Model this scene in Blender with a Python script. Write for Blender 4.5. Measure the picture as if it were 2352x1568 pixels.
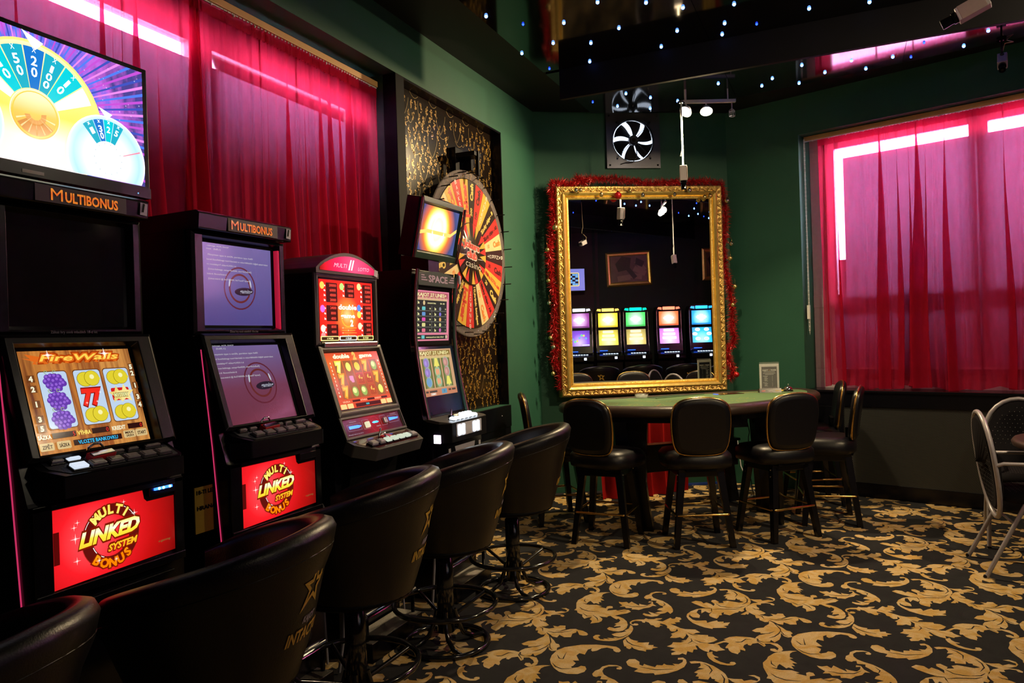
import bpy, bmesh, math, random
from mathutils import Vector, Matrix
from mathutils.geometry import tessellate_polygon
random.seed(7)
SC = bpy.context.scene
for o in list(bpy.data.objects): bpy.data.objects.remove(o)
PI = math.pi
# ------------------------------------------------------------ camera (26 mm, 1.4 m high)
F_PX, YAW, PITCH, ROLL, EYE = 1700.0, math.radians(24.2), .0023, .0316, 1.4
def cam_axes():
    cp, sp, cr, sr, c, s = math.cos(PITCH), math.sin(PITCH), math.cos(ROLL), math.sin(ROLL), math.cos(YAW), math.sin(YAW)
    A = Matrix(((1,0,0),(0,0,-1),(0,1,0))); Pm = Matrix(((1,0,0),(0,cp,-sp),(0,sp,cp)))
    R = Matrix(((cr,sr,0),(-sr,cr,0),(0,0,1))); Y = Matrix(((c,s,0),(-s,c,0),(0,0,1)))
    return R @ Pm @ A @ Y
MM = cam_axes()
cd = bpy.data.cameras.new('camera'); cd.sensor_width = 36.0; cd.lens = 36.0*F_PX/2352.0; cd.clip_start = .05
cam = bpy.data.objects.new('camera', cd); SC.collection.objects.link(cam)
r0, r1, r2 = MM[0], MM[1], MM[2]
cam.matrix_world = Matrix(((r0[0],-r1[0],-r2[0],0),(r0[1],-r1[1],-r2[1],0),(r0[2],-r1[2],-r2[2],EYE),(0,0,0,1)))
SC.camera = cam
# ------------------------------------------------------------ daylight outside, exposure
W = bpy.data.worlds.new('daylight'); SC.world = W; W.use_nodes = True
wb = W.node_tree.nodes['Background']; wb.inputs[0].default_value = (.72,.84,1,1); wb.inputs[1].default_value = 42.0
SC.view_settings.view_transform = 'Standard'; SC.view_settings.look = 'None'
SC.view_settings.exposure = 0.0; SC.view_settings.gamma = 1.0
try: SC.view_settings.use_curve_mapping = False
except Exception: pass
SC.cycles.max_bounces = 10; SC.cycles.transparent_max_bounces = 16
SC.cycles.sample_clamp_indirect = 6.0
# ------------------------------------------------------------ mesh helpers
V = Vector
I4 = Matrix.Identity(4)
class G:
    def __init__(s, T=None):
        s.v, s.f, s.m, s.sm, s.mats, s.T = [], [], [], [], [], T or I4
    def mi(s, m):
        if m not in s.mats: s.mats.append(m)
        return s.mats.index(m)
    def add(s, vs, fs, m, smooth=False):
        b = len(s.v); k = s.mi(m); T = s.T
        s.v += [tuple(T @ V(p)) for p in vs]
        for f in fs:
            s.f.append([b+i for i in f]); s.m.append(k); s.sm.append(smooth)
    def poly(s, pts, m): s.add(pts, [range(len(pts))], m)
    def box(s, a, b, m):
        x0,y0,z0 = a; x1,y1,z1 = b
        s.add([(x0,y0,z0),(x1,y0,z0),(x1,y1,z0),(x0,y1,z0),(x0,y0,z1),(x1,y0,z1),(x1,y1,z1),(x0,y1,z1)],
              [(0,3,2,1),(4,5,6,7),(0,1,5,4),(1,2,6,5),(2,3,7,6),(3,0,4,7)], m)
    def cbox(s, c, d, m, R=None):
        T = s.T; s.T = T @ Matrix.Translation(V(c)) @ (R.to_4x4() if R else I4)
        h = V(d)/2; s.box(-h, h, m); s.T = T
    def prism(s, pts, axis, a, b, m, smooth=False):
        """pts 2D outline; axis 'x','y','z' is the extrusion direction"""
        def mk(p, t):
            return {'x': (t,p[0],p[1]), 'y': (p[0],t,p[1]), 'z': (p[0],p[1],t)}[axis]
        n = len(pts); vs = [mk(p,a) for p in pts]+[mk(p,b) for p in pts]
        ar = sum(pts[i][0]*pts[(i+1)%n][1]-pts[(i+1)%n][0]*pts[i][1] for i in range(n))
        s.add(vs, [list(range(n))[::-1], list(range(n,2*n))], m)
        s.add(vs, [(i,(i+1)%n,n+(i+1)%n,n+i) for i in range(n)], m, smooth)
    def grid(s, nu, nv, fn, m, cu=False, cv=False, smooth=True):
        vs = [fn(i/(nu if cu else nu-1), j/(nv if cv else nv-1)) for j in range(nv) for i in range(nu)]
        fs = []
        for j in range(nv if cv else nv-1):
            for i in range(nu if cu else nu-1):
                a, b = i, (i+1)%nu; c, d = j*nu, ((j+1)%nv)*nu
                fs.append((c+a, c+b, d+b, d+a))
        s.add(vs, fs, m, smooth)
    def lathe(s, prof, m, n=20, c=(0,0,0), A=None):
        T = s.T; s.T = T @ Matrix.Translation(V(c)) @ (A.to_4x4() if A else I4)
        k = len(prof)
        s.grid(n, k, lambda u, v: (prof[round(v*(k-1))][0]*math.cos(2*PI*u), prof[round(v*(k-1))][0]*math.sin(2*PI*u), prof[round(v*(k-1))][1]), m, cu=True)
        s.T = T
    def sphere(s, c, r, m, n=12, k=8, sc=(1,1,1)):
        pr = [(max(1e-5, r*math.sin(PI*i/k)), -r*math.cos(PI*i/k)) for i in range(k+1)]
        T = s.T; s.T = T @ Matrix.Translation(V(c)) @ Matrix.Diagonal((sc[0],sc[1],sc[2],1))
        s.lathe(pr, m, n); s.T = T
    def cyl(s, a, b, r, m, n=16, r2=None, cap=True):
        a, b = V(a), V(b); d = b-a; L = d.length
        R = d.to_track_quat('Z','Y').to_matrix()
        q = r if r2 is None else r2
        pr = [(r,0),(q,L)]
        if cap: pr = [(1e-5,0),(r,0),(r,0),(q,L),(q,L),(1e-5,L)]
        s.lathe(pr, m, n, a, R)
    def tube(s, pts, r, m, n=8, closed=False, rr=None):
        pts = [V(p) for p in pts]; k = len(pts); rings = []
        up = None
        for i in range(k):
            a = pts[(i-1)%k] if (closed or i>0) else pts[i]
            b = pts[(i+1)%k] if (closed or i<k-1) else pts[i]
            t = (b-a).normalized()
            if up is None:
                up = V((0,0,1)) if abs(t.z) < .9 else V((1,0,0))
            u = (up - t*up.dot(t))
            if u.length < 1e-5: u = V((1,0,0)) - t*t.x
            u.normalize(); w = t.cross(u); up = u
            q = rr[i] if rr else r
            rings.append([pts[i]+(u*math.cos(2*PI*j/n)+w*math.sin(2*PI*j/n))*q for j in range(n)])
        vs = [p for R_ in rings for p in R_]; fs = []
        for i in range(k if closed else k-1):
            for j in range(n):
                a, b = i*n, ((i+1)%k)*n; fs.append((a+j, a+(j+1)%n, b+(j+1)%n, b+j))
        s.add(vs, fs, m, True)
        if not closed:
            s.add(rings[0], [list(range(n))[::-1]], m); s.add(rings[-1], [range(n)], m)
    def build(s, name, parent=None, bevel=0, seg=2, sub=0, solid=0):
        me = bpy.data.meshes.new(name); me.from_pydata(s.v, [], s.f)
        for m in s.mats: me.materials.append(m)
        me.polygons.foreach_set('material_index', s.m); me.polygons.foreach_set('use_smooth', s.sm)
        me.update()
        o = bpy.data.objects.new(name, me); SC.collection.objects.link(o)
        if parent: o.parent = parent
        if solid:
            md = o.modifiers.new('solid','SOLIDIFY'); md.thickness = solid; md.offset = 0
        if bevel:
            md = o.modifiers.new('bevel','BEVEL'); md.width = bevel; md.segments = seg; md.limit_method = 'ANGLE'; md.angle_limit = .6; md.use_clamp_overlap = True
        if sub:
            md = o.modifiers.new('sub','SUBSURF'); md.levels = sub; md.render_levels = sub
        return o
def fixn(o):
    bm = bmesh.new(); bm.from_mesh(o.data); bmesh.ops.recalc_face_normals(bm, faces=bm.faces); bm.to_mesh(o.data); bm.free(); return o
def thing(name, label, cat, loc=(0,0,0), rz=0, group=None):
    o = bpy.data.objects.new(name, None); SC.collection.objects.link(o); o.empty_display_size = .1
    o.location = loc; o.rotation_euler = (0,0,rz); o['label'] = label; o['category'] = cat
    if group: o['group'] = group
    return o
def tag(o, label, cat, group=None, kind=None):
    o['label'] = label; o['category'] = cat
    if group: o['group'] = group
    if kind: o['kind'] = kind
    return o
def struct(o): o['kind'] = 'structure'; return o
def dup(root, loc, rz, label, name=None):
    def cp(o, par):
        c = o.copy(); SC.collection.objects.link(c); c.parent = par
        for ch in [x for x in ALLCH.get(o.name, [])]: cp(ch, c)
        return c
    ALLCH.clear()
    for x in bpy.data.objects:
        if x.parent: ALLCH.setdefault(x.parent.name, []).append(x)
    r = cp(root, None); r.location = loc; r.rotation_euler = (0,0,rz); r['label'] = label
    return r
ALLCH = {}
def Rz(a): return Matrix.Rotation(a,3,'Z')
def Rx(a): return Matrix.Rotation(a,3,'X')
def Ry(a): return Matrix.Rotation(a,3,'Y')
# ------------------------------------------------------------ materials
def nt(name):
    m = bpy.data.materials.new(name); m.use_nodes = True; N = m.node_tree.nodes; return m, N, m.node_tree.links, N['Principled BSDF']
def setc(i, c): i.default_value = (c[0],c[1],c[2],1)
def mat(name, c, rough=.5, metal=0., spec=.5, var=.12, scale=30., bump=0., coat=0., em=None, es=0., croug=.05):
    m, N, L, b = nt(name)
    b.inputs['Roughness'].default_value = rough; b.inputs['Metallic'].default_value = metal
    b.inputs['Specular IOR Level'].default_value = spec; b.inputs['Coat Weight'].default_value = coat; b.inputs['Coat Roughness'].default_value = croug
    tc = N.new('ShaderNodeTexCoord'); no = N.new('ShaderNodeTexNoise'); no.inputs['Scale'].default_value = scale; no.inputs['Detail'].default_value = 4
    L.new(tc.outputs['Object'], no.inputs['Vector'])
    mx = N.new('ShaderNodeMix'); mx.data_type = 'RGBA'
    setc(mx.inputs['A'], [x*(1-var) for x in c]); setc(mx.inputs['B'], [min(1,x*(1+var)) for x in c])
    L.new(no.outputs['Fac'], mx.inputs['Factor']); L.new(mx.outputs['Result'], b.inputs['Base Color'])
    if bump:
        bp = N.new('ShaderNodeBump'); bp.inputs['Strength'].default_value = bump; bp.inputs['Distance'].default_value = .01
        L.new(no.outputs['Fac'], bp.inputs['Height']); L.new(bp.outputs['Normal'], b.inputs['Normal'])
    if em:
        setc(b.inputs['Emission Color'], em); b.inputs['Emission Strength'].default_value = es
    return m
EMC = {}
def em(c, s=1.0, gloss=True):
    k = (tuple(c), s)
    if k in EMC: return EMC[k]
    m, N, L, b = nt('glow_%d' % len(EMC))
    setc(b.inputs['Base Color'], (.012,.012,.012)); b.inputs['Roughness'].default_value = .12 if gloss else .6
    b.inputs['Specular IOR Level'].default_value = .3
    setc(b.inputs['Emission Color'], c); b.inputs['Emission Strength'].default_value = s
    EMC[k] = m; return m
def ramp_em(name, axis, stops, s=1.0, radial=None, noise=None, streak=None):
    """emissive gradient along a local axis, or away from a centre (radial=((x,y,z),radius))"""
    m, N, L, b = nt(name)
    setc(b.inputs['Base Color'], (.012,.012,.012)); b.inputs['Roughness'].default_value = .12; b.inputs['Specular IOR Level'].default_value = .3
    tc = N.new('ShaderNodeTexCoord'); cr = N.new('ShaderNodeValToRGB')
    if radial:
        sb = N.new('ShaderNodeVectorMath'); sb.operation = 'DISTANCE'; sb.inputs[1].default_value = radial[0]
        L.new(tc.outputs['Object'], sb.inputs[0]); dv = N.new('ShaderNodeMath'); dv.operation = 'DIVIDE'; dv.inputs[1].default_value = radial[1]
        L.new(sb.outputs['Value'], dv.inputs[0]); src = dv.outputs[0]; z0, z1 = 0, 1
    else:
        sx = N.new('ShaderNodeSeparateXYZ'); L.new(tc.outputs['Object'], sx.inputs[0]); src = sx.outputs['XYZ'.index(axis)]
        z0, z1 = stops[0][0], stops[-1][0]
        mr = N.new('ShaderNodeMapRange'); mr.inputs['From Min'].default_value = z0; mr.inputs['From Max'].default_value = z1
        L.new(src, mr.inputs['Value']); src = mr.outputs['Result']
    if noise:
        no = N.new('ShaderNodeTexNoise'); no.inputs['Scale'].default_value = noise[0]; no.inputs['Detail'].default_value = 3
        mp = N.new('ShaderNodeMapping'); mp.inputs['Scale'].default_value = streak or (1,1,1)
        L.new(tc.outputs['Object'], mp.inputs['Vector']); L.new(mp.outputs[0], no.inputs['Vector'])
        ma = N.new('ShaderNodeMath'); ma.operation = 'MULTIPLY_ADD'; ma.inputs[1].default_value = noise[1]; L.new(no.outputs['Fac'], ma.inputs[0])
        sb2 = N.new('ShaderNodeMath'); sb2.operation = 'SUBTRACT'; sb2.inputs[1].default_value = noise[1]*.5
        L.new(src, sb2.inputs[0]); L.new(sb2.outputs[0], ma.inputs[2]); src = ma.outputs[0]
    L.new(src, cr.inputs[0]); e = cr.color_ramp.elements
    while len(e) < len(stops): e.new(.5)
    for i, (p, c) in enumerate(stops):
        e[i].position = (p-z0)/(z1-z0); e[i].color = (c[0],c[1],c[2],1)
    L.new(cr.outputs[0], b.inputs['Emission Color']); b.inputs['Emission Strength'].default_value = s
    return m
M = {}
M['black'] = mat('black_lacquer', (.0035,.0035,.006), .25, spec=.38, var=.2)
M['blackmat'] = mat('matt_black', (.0025,.0025,.004), .65, spec=.1)
M['ceil'] = mat('black_ceiling_paint', (.006,.006,.008), .55, spec=.3)
M['gloss'] = mat('black_mirror_panel', (.004,.004,.005), .07, spec=.55, scale=3)
M['leather'] = mat('black_leather', (.003,.003,.006), .36, spec=.42, scale=220, bump=.1)
M['brown'] = mat('brown_vinyl', (.045,.022,.018), .5, scale=120, bump=.1)
M['chrome'] = mat('chrome', (.75,.75,.78), .12, 1., scale=4)
M['blackmetal'] = mat('black_enamel_tube', (.01,.01,.013), .12, spec=.7)
M['brass'] = mat('brass', (.75,.48,.16), .22, 1., var=.2)
M['alu'] = mat('silver_grey_tube', (.42,.40,.44), .38, .35)
M['grey'] = mat('graphite_grey_plastic', (.085,.08,.082), .42, .3)
M['white'] = mat('white_plastic', (.7,.7,.68), .4)
M['paper'] = mat('crumpled_paper', (.62,.58,.72), .8)
M['wood'] = mat('pale_curtain_rail_wood', (.62,.36,.13), .5, scale=8)
M['red'] = mat('red_plastic', (.55,.02,.03), .3)
M['gold'] = mat('gold_print', (.55,.34,.05), .45, var=.25)
M['silverp'] = mat('silver_print', (.33,.30,.42), .45)
M['greenmetal'] = mat('dark_green_metal', (.02,.055,.04), .4, .2)
M['pinkrail'] = mat('rosy_chrome_rail', (.45,.22,.27), .22, 1.)
M['cord'] = mat('pale_cable', (.30,.30,.36), .5)
M['yellowcord'] = mat('yellowed_cable', (.55,.42,.2), .5)
M['tape'] = mat('blue_tape', (.02,.06,.35), .5)
M['acry'] = mat('grey_acrylic_edge', (.45,.45,.5), .15, spec=.6)
# ------------------------------------------------------------ the room
TH = math.radians(31.5); T2A = math.radians(-17.2)
BW = Matrix.Translation((-2.51,6.20,0)) @ Matrix.Rotation(TH,4,'Z')      # far wall behind the mirror: local x along it, local y outward
RW = Matrix.Translation((-.958,7.15,0)) @ Matrix.Rotation(T2A,4,'Z')     # right window wall
HC = 3.45
def paint(name, c, c2):
    m, N, L, b = nt(name); b.inputs['Roughness'].default_value = .62; b.inputs['Specular IOR Level'].default_value = .35
    tc = N.new('ShaderNodeTexCoord'); n1 = N.new('ShaderNodeTexNoise'); n1.inputs['Scale'].default_value = 2.2; n1.inputs['Detail'].default_value = 5
    n2 = N.new('ShaderNodeTexNoise'); n2.inputs['Scale'].default_value = 160; mx = N.new('ShaderNodeMix'); mx.data_type = 'RGBA'
    setc(mx.inputs['A'], c); setc(mx.inputs['B'], c2)
    L.new(tc.outputs['Object'], n1.inputs['Vector']); L.new(tc.outputs['Object'], n2.inputs['Vector'])
    L.new(n1.outputs['Fac'], mx.inputs['Factor']); L.new(mx.outputs['Result'], b.inputs['Base Color'])
    bp = N.new('ShaderNodeBump'); bp.inputs['Strength'].default_value = .15; bp.inputs['Distance'].default_value = .004
    L.new(n2.outputs['Fac'], bp.inputs['Height']); L.new(bp.outputs['Normal'], b.inputs['Normal'])
    return m
M['green'] = paint('green_wall_paint', (.014,.074,.048), (.022,.105,.066))
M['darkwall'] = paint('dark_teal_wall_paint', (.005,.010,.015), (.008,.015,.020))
M['plum'] = paint('purple_lit_wall_paint', (.03,.014,.03), (.045,.02,.04))  # purple light falling on this wall is put into its colour
M['frame'] = mat('white_window_frame', (.65,.66,.68), .4)
g = G()
g.box((-2.95,-3.2,0),(-2.51,6.2,.875), M['green']); g.box((-2.95,-3.2,3.09),(-2.51,6.2,HC), M['green'])
g.box((-2.95,-3.2,.875),(-2.51,.55,3.09), M['green']); g.box((-2.95,5.49,.875),(-2.51,6.2,3.09), M['green'])
g.box((-2.95,4.03,.875),(-2.60,5.49,3.09), M['green'])
g.box((-2.95,3.93,.875),(-2.60,4.03,3.09), M['green'])
struct(g.build('wall_left'))
g = G(); g.box((-2.598,3.93,.88),(-2.505,4.028,3.088), M['blackmat']); struct(g.build('trim_1', bevel=.003))     # black post between curtain and wallpaper
g = G(BW); g.box((-.3,0,0),(1.9,.3,HC), M['green']); struct(g.build('wall_back'))
g = G(RW)
g.box((-.3,0,0),(.665,.45,HC), M['green']); g.box((.665,0,3.11),(5.1,.45,HC), M['green']); g.box((.665,.02,0),(5.1,.45,.86), M['blackmat'])
g.box((3.9,0,.86),(5.1,.45,3.11), M['green'])
struct(g.build('wall_right'))
C1 = (3.21,1.2)
def wallseg(name, a, b, m, t=.25):
    a, b = V(a), V(b); d = b-a; an = math.atan2(d.y, d.x)
    g = G(Matrix.Translation((a.x,a.y,0)) @ Matrix.Rotation(an,4,'Z')); g.box((-.05,-t,0),(d.length+.05,0,HC), m); return struct(g.build(name))
# wall pieces listed so that the room is on the left of a->b
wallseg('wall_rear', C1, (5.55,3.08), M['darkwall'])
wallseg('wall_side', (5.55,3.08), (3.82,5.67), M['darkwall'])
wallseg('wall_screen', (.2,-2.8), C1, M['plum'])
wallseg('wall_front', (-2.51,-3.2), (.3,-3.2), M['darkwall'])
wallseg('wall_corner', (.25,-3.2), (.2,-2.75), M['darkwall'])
g = G(); g.prism([(-3,-3.5),(5.9,-3.5),(5.9,7.6),(-3,7.6)], 'z', HC, HC+.2, M['ceil']); struct(g.build('ceiling'))
# window walls
g = G(); X0, X1 = -2.86, -2.80
g.box((X0,.4,2.87),(X1,4.0,3.12), M['frame']); g.box((X0,.4,.80),(X1,4.0,1.06), M['frame'])
for a, b in ((.4,.62),(2.60,2.74),(3.86,4.0)): g.box((X0,a,1.06),(X1,b,2.87), M['frame'])
g.box((X0+.01,.6,1.75),(X1-.01,3.9,1.80), M['frame'])
struct(g.build('window_1', bevel=.004))
g = G(RW)
g.box((.6,.27,2.99),(4.0,.33,3.15), M['frame']); g.box((.6,.27,.86),(4.0,.33,1.055), M['frame'])
for a, b in ((.6,.87),(1.90,2.03),(3.06,3.2),(3.86,4.0)): g.box((a,.27,1.055),(b,.33,2.99), M['frame'])
g.box((.6,.265,1.60),(4.0,.335,1.71), M['frame'])
struct(g.build('window_2', bevel=.004))
m, N, L, b = nt('window_glass'); o_ = N['Material Output']; tr = N.new('ShaderNodeBsdfTransparent'); gl = N.new('ShaderNodeBsdfGlossy'); gl.inputs['Roughness'].default_value = .02
mx = N.new('ShaderNodeMixShader'); fr = N.new('ShaderNodeFresnel'); fr.inputs[0].default_value = 1.35
L.new(fr.outputs[0], mx.inputs[0]); L.new(tr.outputs[0], mx.inputs[1]); L.new(gl.outputs[0], mx.inputs[2]); L.new(mx.outputs[0], o_.inputs[0]); M['glass'] = m
g = G(); g.box((-2.835,.62,1.06),(-2.829,3.86,2.87), M['glass']); struct(g.build('window_3'))
g = G(RW); g.box((.87,.297,1.055),(3.86,.303,2.99), M['glass']); struct(g.build('window_4'))
def cloth(name, c, tcol, wt, rough=.8, weave=900, wobble=.25, gl=0.0):
    """woven see-through cloth: diffuse + translucent + plain transparency"""
    m, N, L, b = nt(name); out = N['Material Output']; N.remove(b)
    tc = N.new('ShaderNodeTexCoord'); no = N.new('ShaderNodeTexNoise'); no.inputs['Scale'].default_value = 26; no.inputs['Detail'].default_value = 6; no.inputs['Roughness'].default_value = .7
    mp = N.new('ShaderNodeMapping'); mp.inputs['Scale'].default_value = (1,1,.35)
    L.new(tc.outputs['Object'], mp.inputs[0]); L.new(mp.outputs[0], no.inputs['Vector'])
    df = N.new('ShaderNodeBsdfDiffuse'); ts = N.new('ShaderNodeBsdfTranslucent'); tp = N.new('ShaderNodeBsdfTransparent'); gs = N.new('ShaderNodeBsdfSheen') if gl else None
    mc = N.new('ShaderNodeMix'); mc.data_type = 'RGBA'; setc(mc.inputs['A'], [x*(1-wobble) for x in c]); setc(mc.inputs['B'], [min(1,x*(1+wobble)) for x in c])
    L.new(no.outputs['Fac'], mc.inputs['Factor']); L.new(mc.outputs['Result'], df.inputs[0]); L.new(mc.outputs['Result'], ts.inputs[0]); setc(tp.inputs[0], tcol)
    m1 = N.new('ShaderNodeMixShader'); m1.inputs[0].default_value = .5; L.new(df.outputs[0], m1.inputs[1]); L.new(ts.outputs[0], m1.inputs[2])
    last = m1
    if gs:
        setc(gs.inputs[0], [min(1,x*2) for x in c]); ad = N.new('ShaderNodeMixShader'); ad.inputs[0].default_value = gl; L.new(m1.outputs[0], ad.inputs[1]); L.new(gs.outputs[0], ad.inputs[2]); last = ad
    m2 = N.new('ShaderNodeMixShader'); m2.inputs[0].default_value = wt
    L.new(last.outputs[0], m2.inputs[1]); L.new(tp.outputs[0], m2.inputs[2]); L.new(m2.outputs[0], out.inputs[0])
    return m
M['blind'] = cloth('grey_white_blind_cloth', (.74,.72,.84), (.9,.92,1), .012, wobble=.05)
M['curtain'] = cloth('sheer_wine_curtain', (.62,.018,.06), (1,.36,.60), .32, gl=.2)
M['drape'] = cloth('red_satin_drape', (.55,.02,.02), (1,.1,.1), .0, gl=.3)
for nm, T, rects, lab in (('left', I4, ((.66,2.66),(2.69,3.84)), 'wide front window behind the red curtain'), ('right', RW, ((.965,1.95),(1.965,3.10)), 'right-hand window behind the red curtain')):
    for k, (a, b_) in enumerate(rects):
        g = G(T)
        if nm == 'left': g.box((-2.765,a,1.02),(-2.763,b_,2.765), M['blind']); g.cyl((-2.764,a,1.02),(-2.764,b_,1.02), .009, M['frame'], 8)
        else:
            g.box((a,.215,1.06),(b_,.217,2.885), M['blind']); g.cyl((a,.216,1.06),(b_,.216,1.06), .009, M['frame'], 8)
            if k == 0: g.box((.86,.215,1.06),(.965,.217,1.64), M['blind'])
        tag(g.build('roller_blind'), 'white blind hanging in the %s, %s of two' % (lab, ('nearest','farthest')[k] if nm == 'left' else ('leftmost','rightmost')[k]), 'blind', 'white blinds behind the curtains')
g = G(); g.box((-3.22,-.5,0),(-3.12,5.0,2.62), M['blackmat']); struct(g.build('daylight_block_left'))  # unseen blocker added outside to darken the lower part of the left window
g = G(RW); g.box((-.2,1.25,0),(5.,1.35,2.1), M['blackmat']); struct(g.build('daylight_block_right'))  # added out of view so the right curtain dims towards its hem
# ------------------------------------------------------------ curtains
def curtain(name, T, L0, L1, z0, z1, seed, label, y=0., amp=.028, ground=False):
    rnd = random.Random(seed); nv = 34; W_ = L1-L0
    # one continuous strip that now and then folds back on itself
    pts = []; x = 0.; ph = 0.
    k = 0; folds = []
    while x < W_:
        w = rnd.uniform(.04,.125); folds.append((x, w, rnd.uniform(.35,1.)*(1.6 if rnd.random() < .3 else 1), rnd.choice((-1,1)))); x += w
    plan = []
    for (x, w, a, sg) in folds:
        n = 10
        for i in range(n):
            t = i/n
            plan.append((x+w*t+.034*a*math.sin(2*PI*t)*(1 if a > .8 else .3), a*sg*math.sin(2*PI*t), x+w*t))
    plan.append((W_,0,W_)); nu = len(plan)
    dr = [rnd.uniform(-1,1) for _ in range(nu)]
    g = G(T)
    def fn(u, v):
        i = round(u*(nu-1)); px_, a, s0 = plan[i]
        hd = 1-v                                     # 0 at the hem, 1 at the header
        z = z0+(z1-z0)*hd
        spread = .22+.90*min(1, v*1.5+.03)
        wob = .018*math.sin(s0*5+v*3.1+seed)*v+.012*math.sin(s0*17+v*5)*v
        xx = L0+s0*(1-spread)+px_*spread + wob
        yy = y+amp*a*spread*(1+.35*math.sin(v*4+i*.05)) + .01*math.sin(s0*9+v*4)*v
        if v < .05: yy += .008*math.sin(i*2.3); 
        if v > .97: z += .015*math.sin(s0*11)+.01*math.sin(s0*31); yy -= .02*math.sin(s0*7)**2
        return (xx, yy, z)
    g.grid(nu, nv, fn, M['curtain'])
    # gathered heading tape
    n2 = int(W_/.012)
    g.grid(n2, 3, lambda u, v: (L0+W_*u, y-.012+.012*math.sin(u*n2*1.57*2)+.004, z1+.012-.062*v), M['curtain'])
    o = g.build(name); return tag(o, label, 'curtain', 'wine red curtains')
TL = Matrix(((0,-1,0,-2.655),(1,0,0,0),(0,0,1,0),(0,0,0,1)))          # local x -> world Y, local y -> world -X (outward)
curtain('curtain', TL, .60, 2.50, .90, 3.0, 3, 'sheer wine red curtain on the left window, the half behind the wide television')
curtain('curtain', TL, 2.46, 3.925, .90, 3.0, 8, 'sheer wine red curtain on the left window, the half beside the wallpaper')
curtain('curtain', RW, .79, 2.45, .905, 3.055, 5, 'sheer wine red curtain on the right window, the half beside the bead chain', y=.12)
curtain('curtain', RW, 2.42, 3.88, .905, 3.055, 11, 'sheer wine red curtain on the right window, the half above the silver-framed chairs', y=.12)
for nm, T, a, b_, y_, z_, lab in (('l', TL, .56, 3.925, 0, 3.03, 'left window beside the slot machines'), ('r', RW, .68, 3.88, .11, 3.085, 'right window above the black radiator cover')):
    t = thing('curtain_rail', 'pale wooden curtain rail over the '+lab, 'curtain rail', T @ V(((a+b_)/2,y_,z_)), math.atan2(T[1][0],T[0][0]))
    h = (b_-a)/2
    g = G(); g.box((-h,-.022,-.018),(h,.022,.018), M['wood']); g.build('rail', t, bevel=.003)
    g = G(); g.box((-h,-.012,-.024),(h,.004,-.018), M['frame'])
    for i in range(int(2*h/.14)): g.sphere((-h+.07+i*.14,-.01,-.026), .007, M['frame'], 6, 4)
    g.build('glider_track', t)
g = G(RW); g.tube([(.70,.03,3.07),(.702,.03,2.2),(.70,.03,1.42),(.706,.03,1.36),(.71,.03,1.42),(.708,.03,2.2),(.708,.03,3.07)], .0022, M['white'], 5)
for i in range(95): g.sphere((.701+.007*(i%2),.03,1.40+(i//2)*.0345), .0045, M['white'], 5, 4)
g.box((.69,.02,1.50),(.712,.04,1.62), M['white'])
tag(g.build('bead_chain'), 'white bead pull chain hanging beside the right curtain', 'blind chain')
# ------------------------------------------------------------ radiator cover
def gridmat():
    m, N, L, b = nt('perforated_black_sheet'); b.inputs['Roughness'].default_value = .35; b.inputs['Metallic'].default_value = .2
    tc = N.new('ShaderNodeTexCoord'); mp = N.new('ShaderNodeMapping'); mp.inputs['Scale'].default_value = (95,1,110)
    L.new(tc.outputs['Object'], mp.inputs[0]); s = N.new('ShaderNodeSeparateXYZ'); L.new(mp.outputs[0], s.inputs[0])
    def ma(op, a, b=None, c=None):
        n = N.new('ShaderNodeMath'); n.operation = op
        for i, q in enumerate((a,b,c)):
            if q is None: continue
            if isinstance(q, (int,float)): n.inputs[i].default_value = q
            else: L.new(q, n.inputs[i])
        return n.outputs[0]
    row = ma('FLOOR', s.outputs[2]); odd = ma('MULTIPLY', ma('MODULO', row, 2.), .5)
    fx = ma('SUBTRACT', ma('FRACT', ma('ADD', s.outputs[0], odd)), .5); fz = ma('SUBTRACT', ma('FRACT', s.outputs[2]), .5)
    d = ma('SQRT', ma('ADD', ma('MULTIPLY', fx, fx), ma('MULTIPLY', fz, fz)))
    hole = ma('LESS_THAN', d, .30)
    mx = N.new('ShaderNodeMix'); mx.data_type = 'RGBA'; setc(mx.inputs['A'], (.012,.013,.016)); setc(mx.inputs['B'], (.13,.135,.125))
    L.new(hole, mx.inputs['Factor']); L.new(mx.outputs['Result'], b.inputs['Base Color']); return m
M['perf'] = gridmat()
t = thing('radiator_cover', 'long black radiator cover with a perforated front under the right window', 'radiator cover', RW.translation, T2A)
g = G(); g.box((.675,-.02,0),(3.9,.015,.12), M['black']); g.box((.675,-.02,.75),(3.9,.015,.87), M['black']); g.box((.675,-.02,.12),(.98,.015,.75), M['black']); g.box((3.7,-.02,.12),(3.9,.015,.75), M['black']); g.build('casing', t, bevel=.003)
g = G(); g.box((.98,-.008,.12),(3.7,0,.75), M['perf']); g.build('perforated_panel', t)
g = G(); g.box((.672,-.03,.865),(3.9,.26,.888), M['black']); g.build('sill_board', t, bevel=.004)
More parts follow.
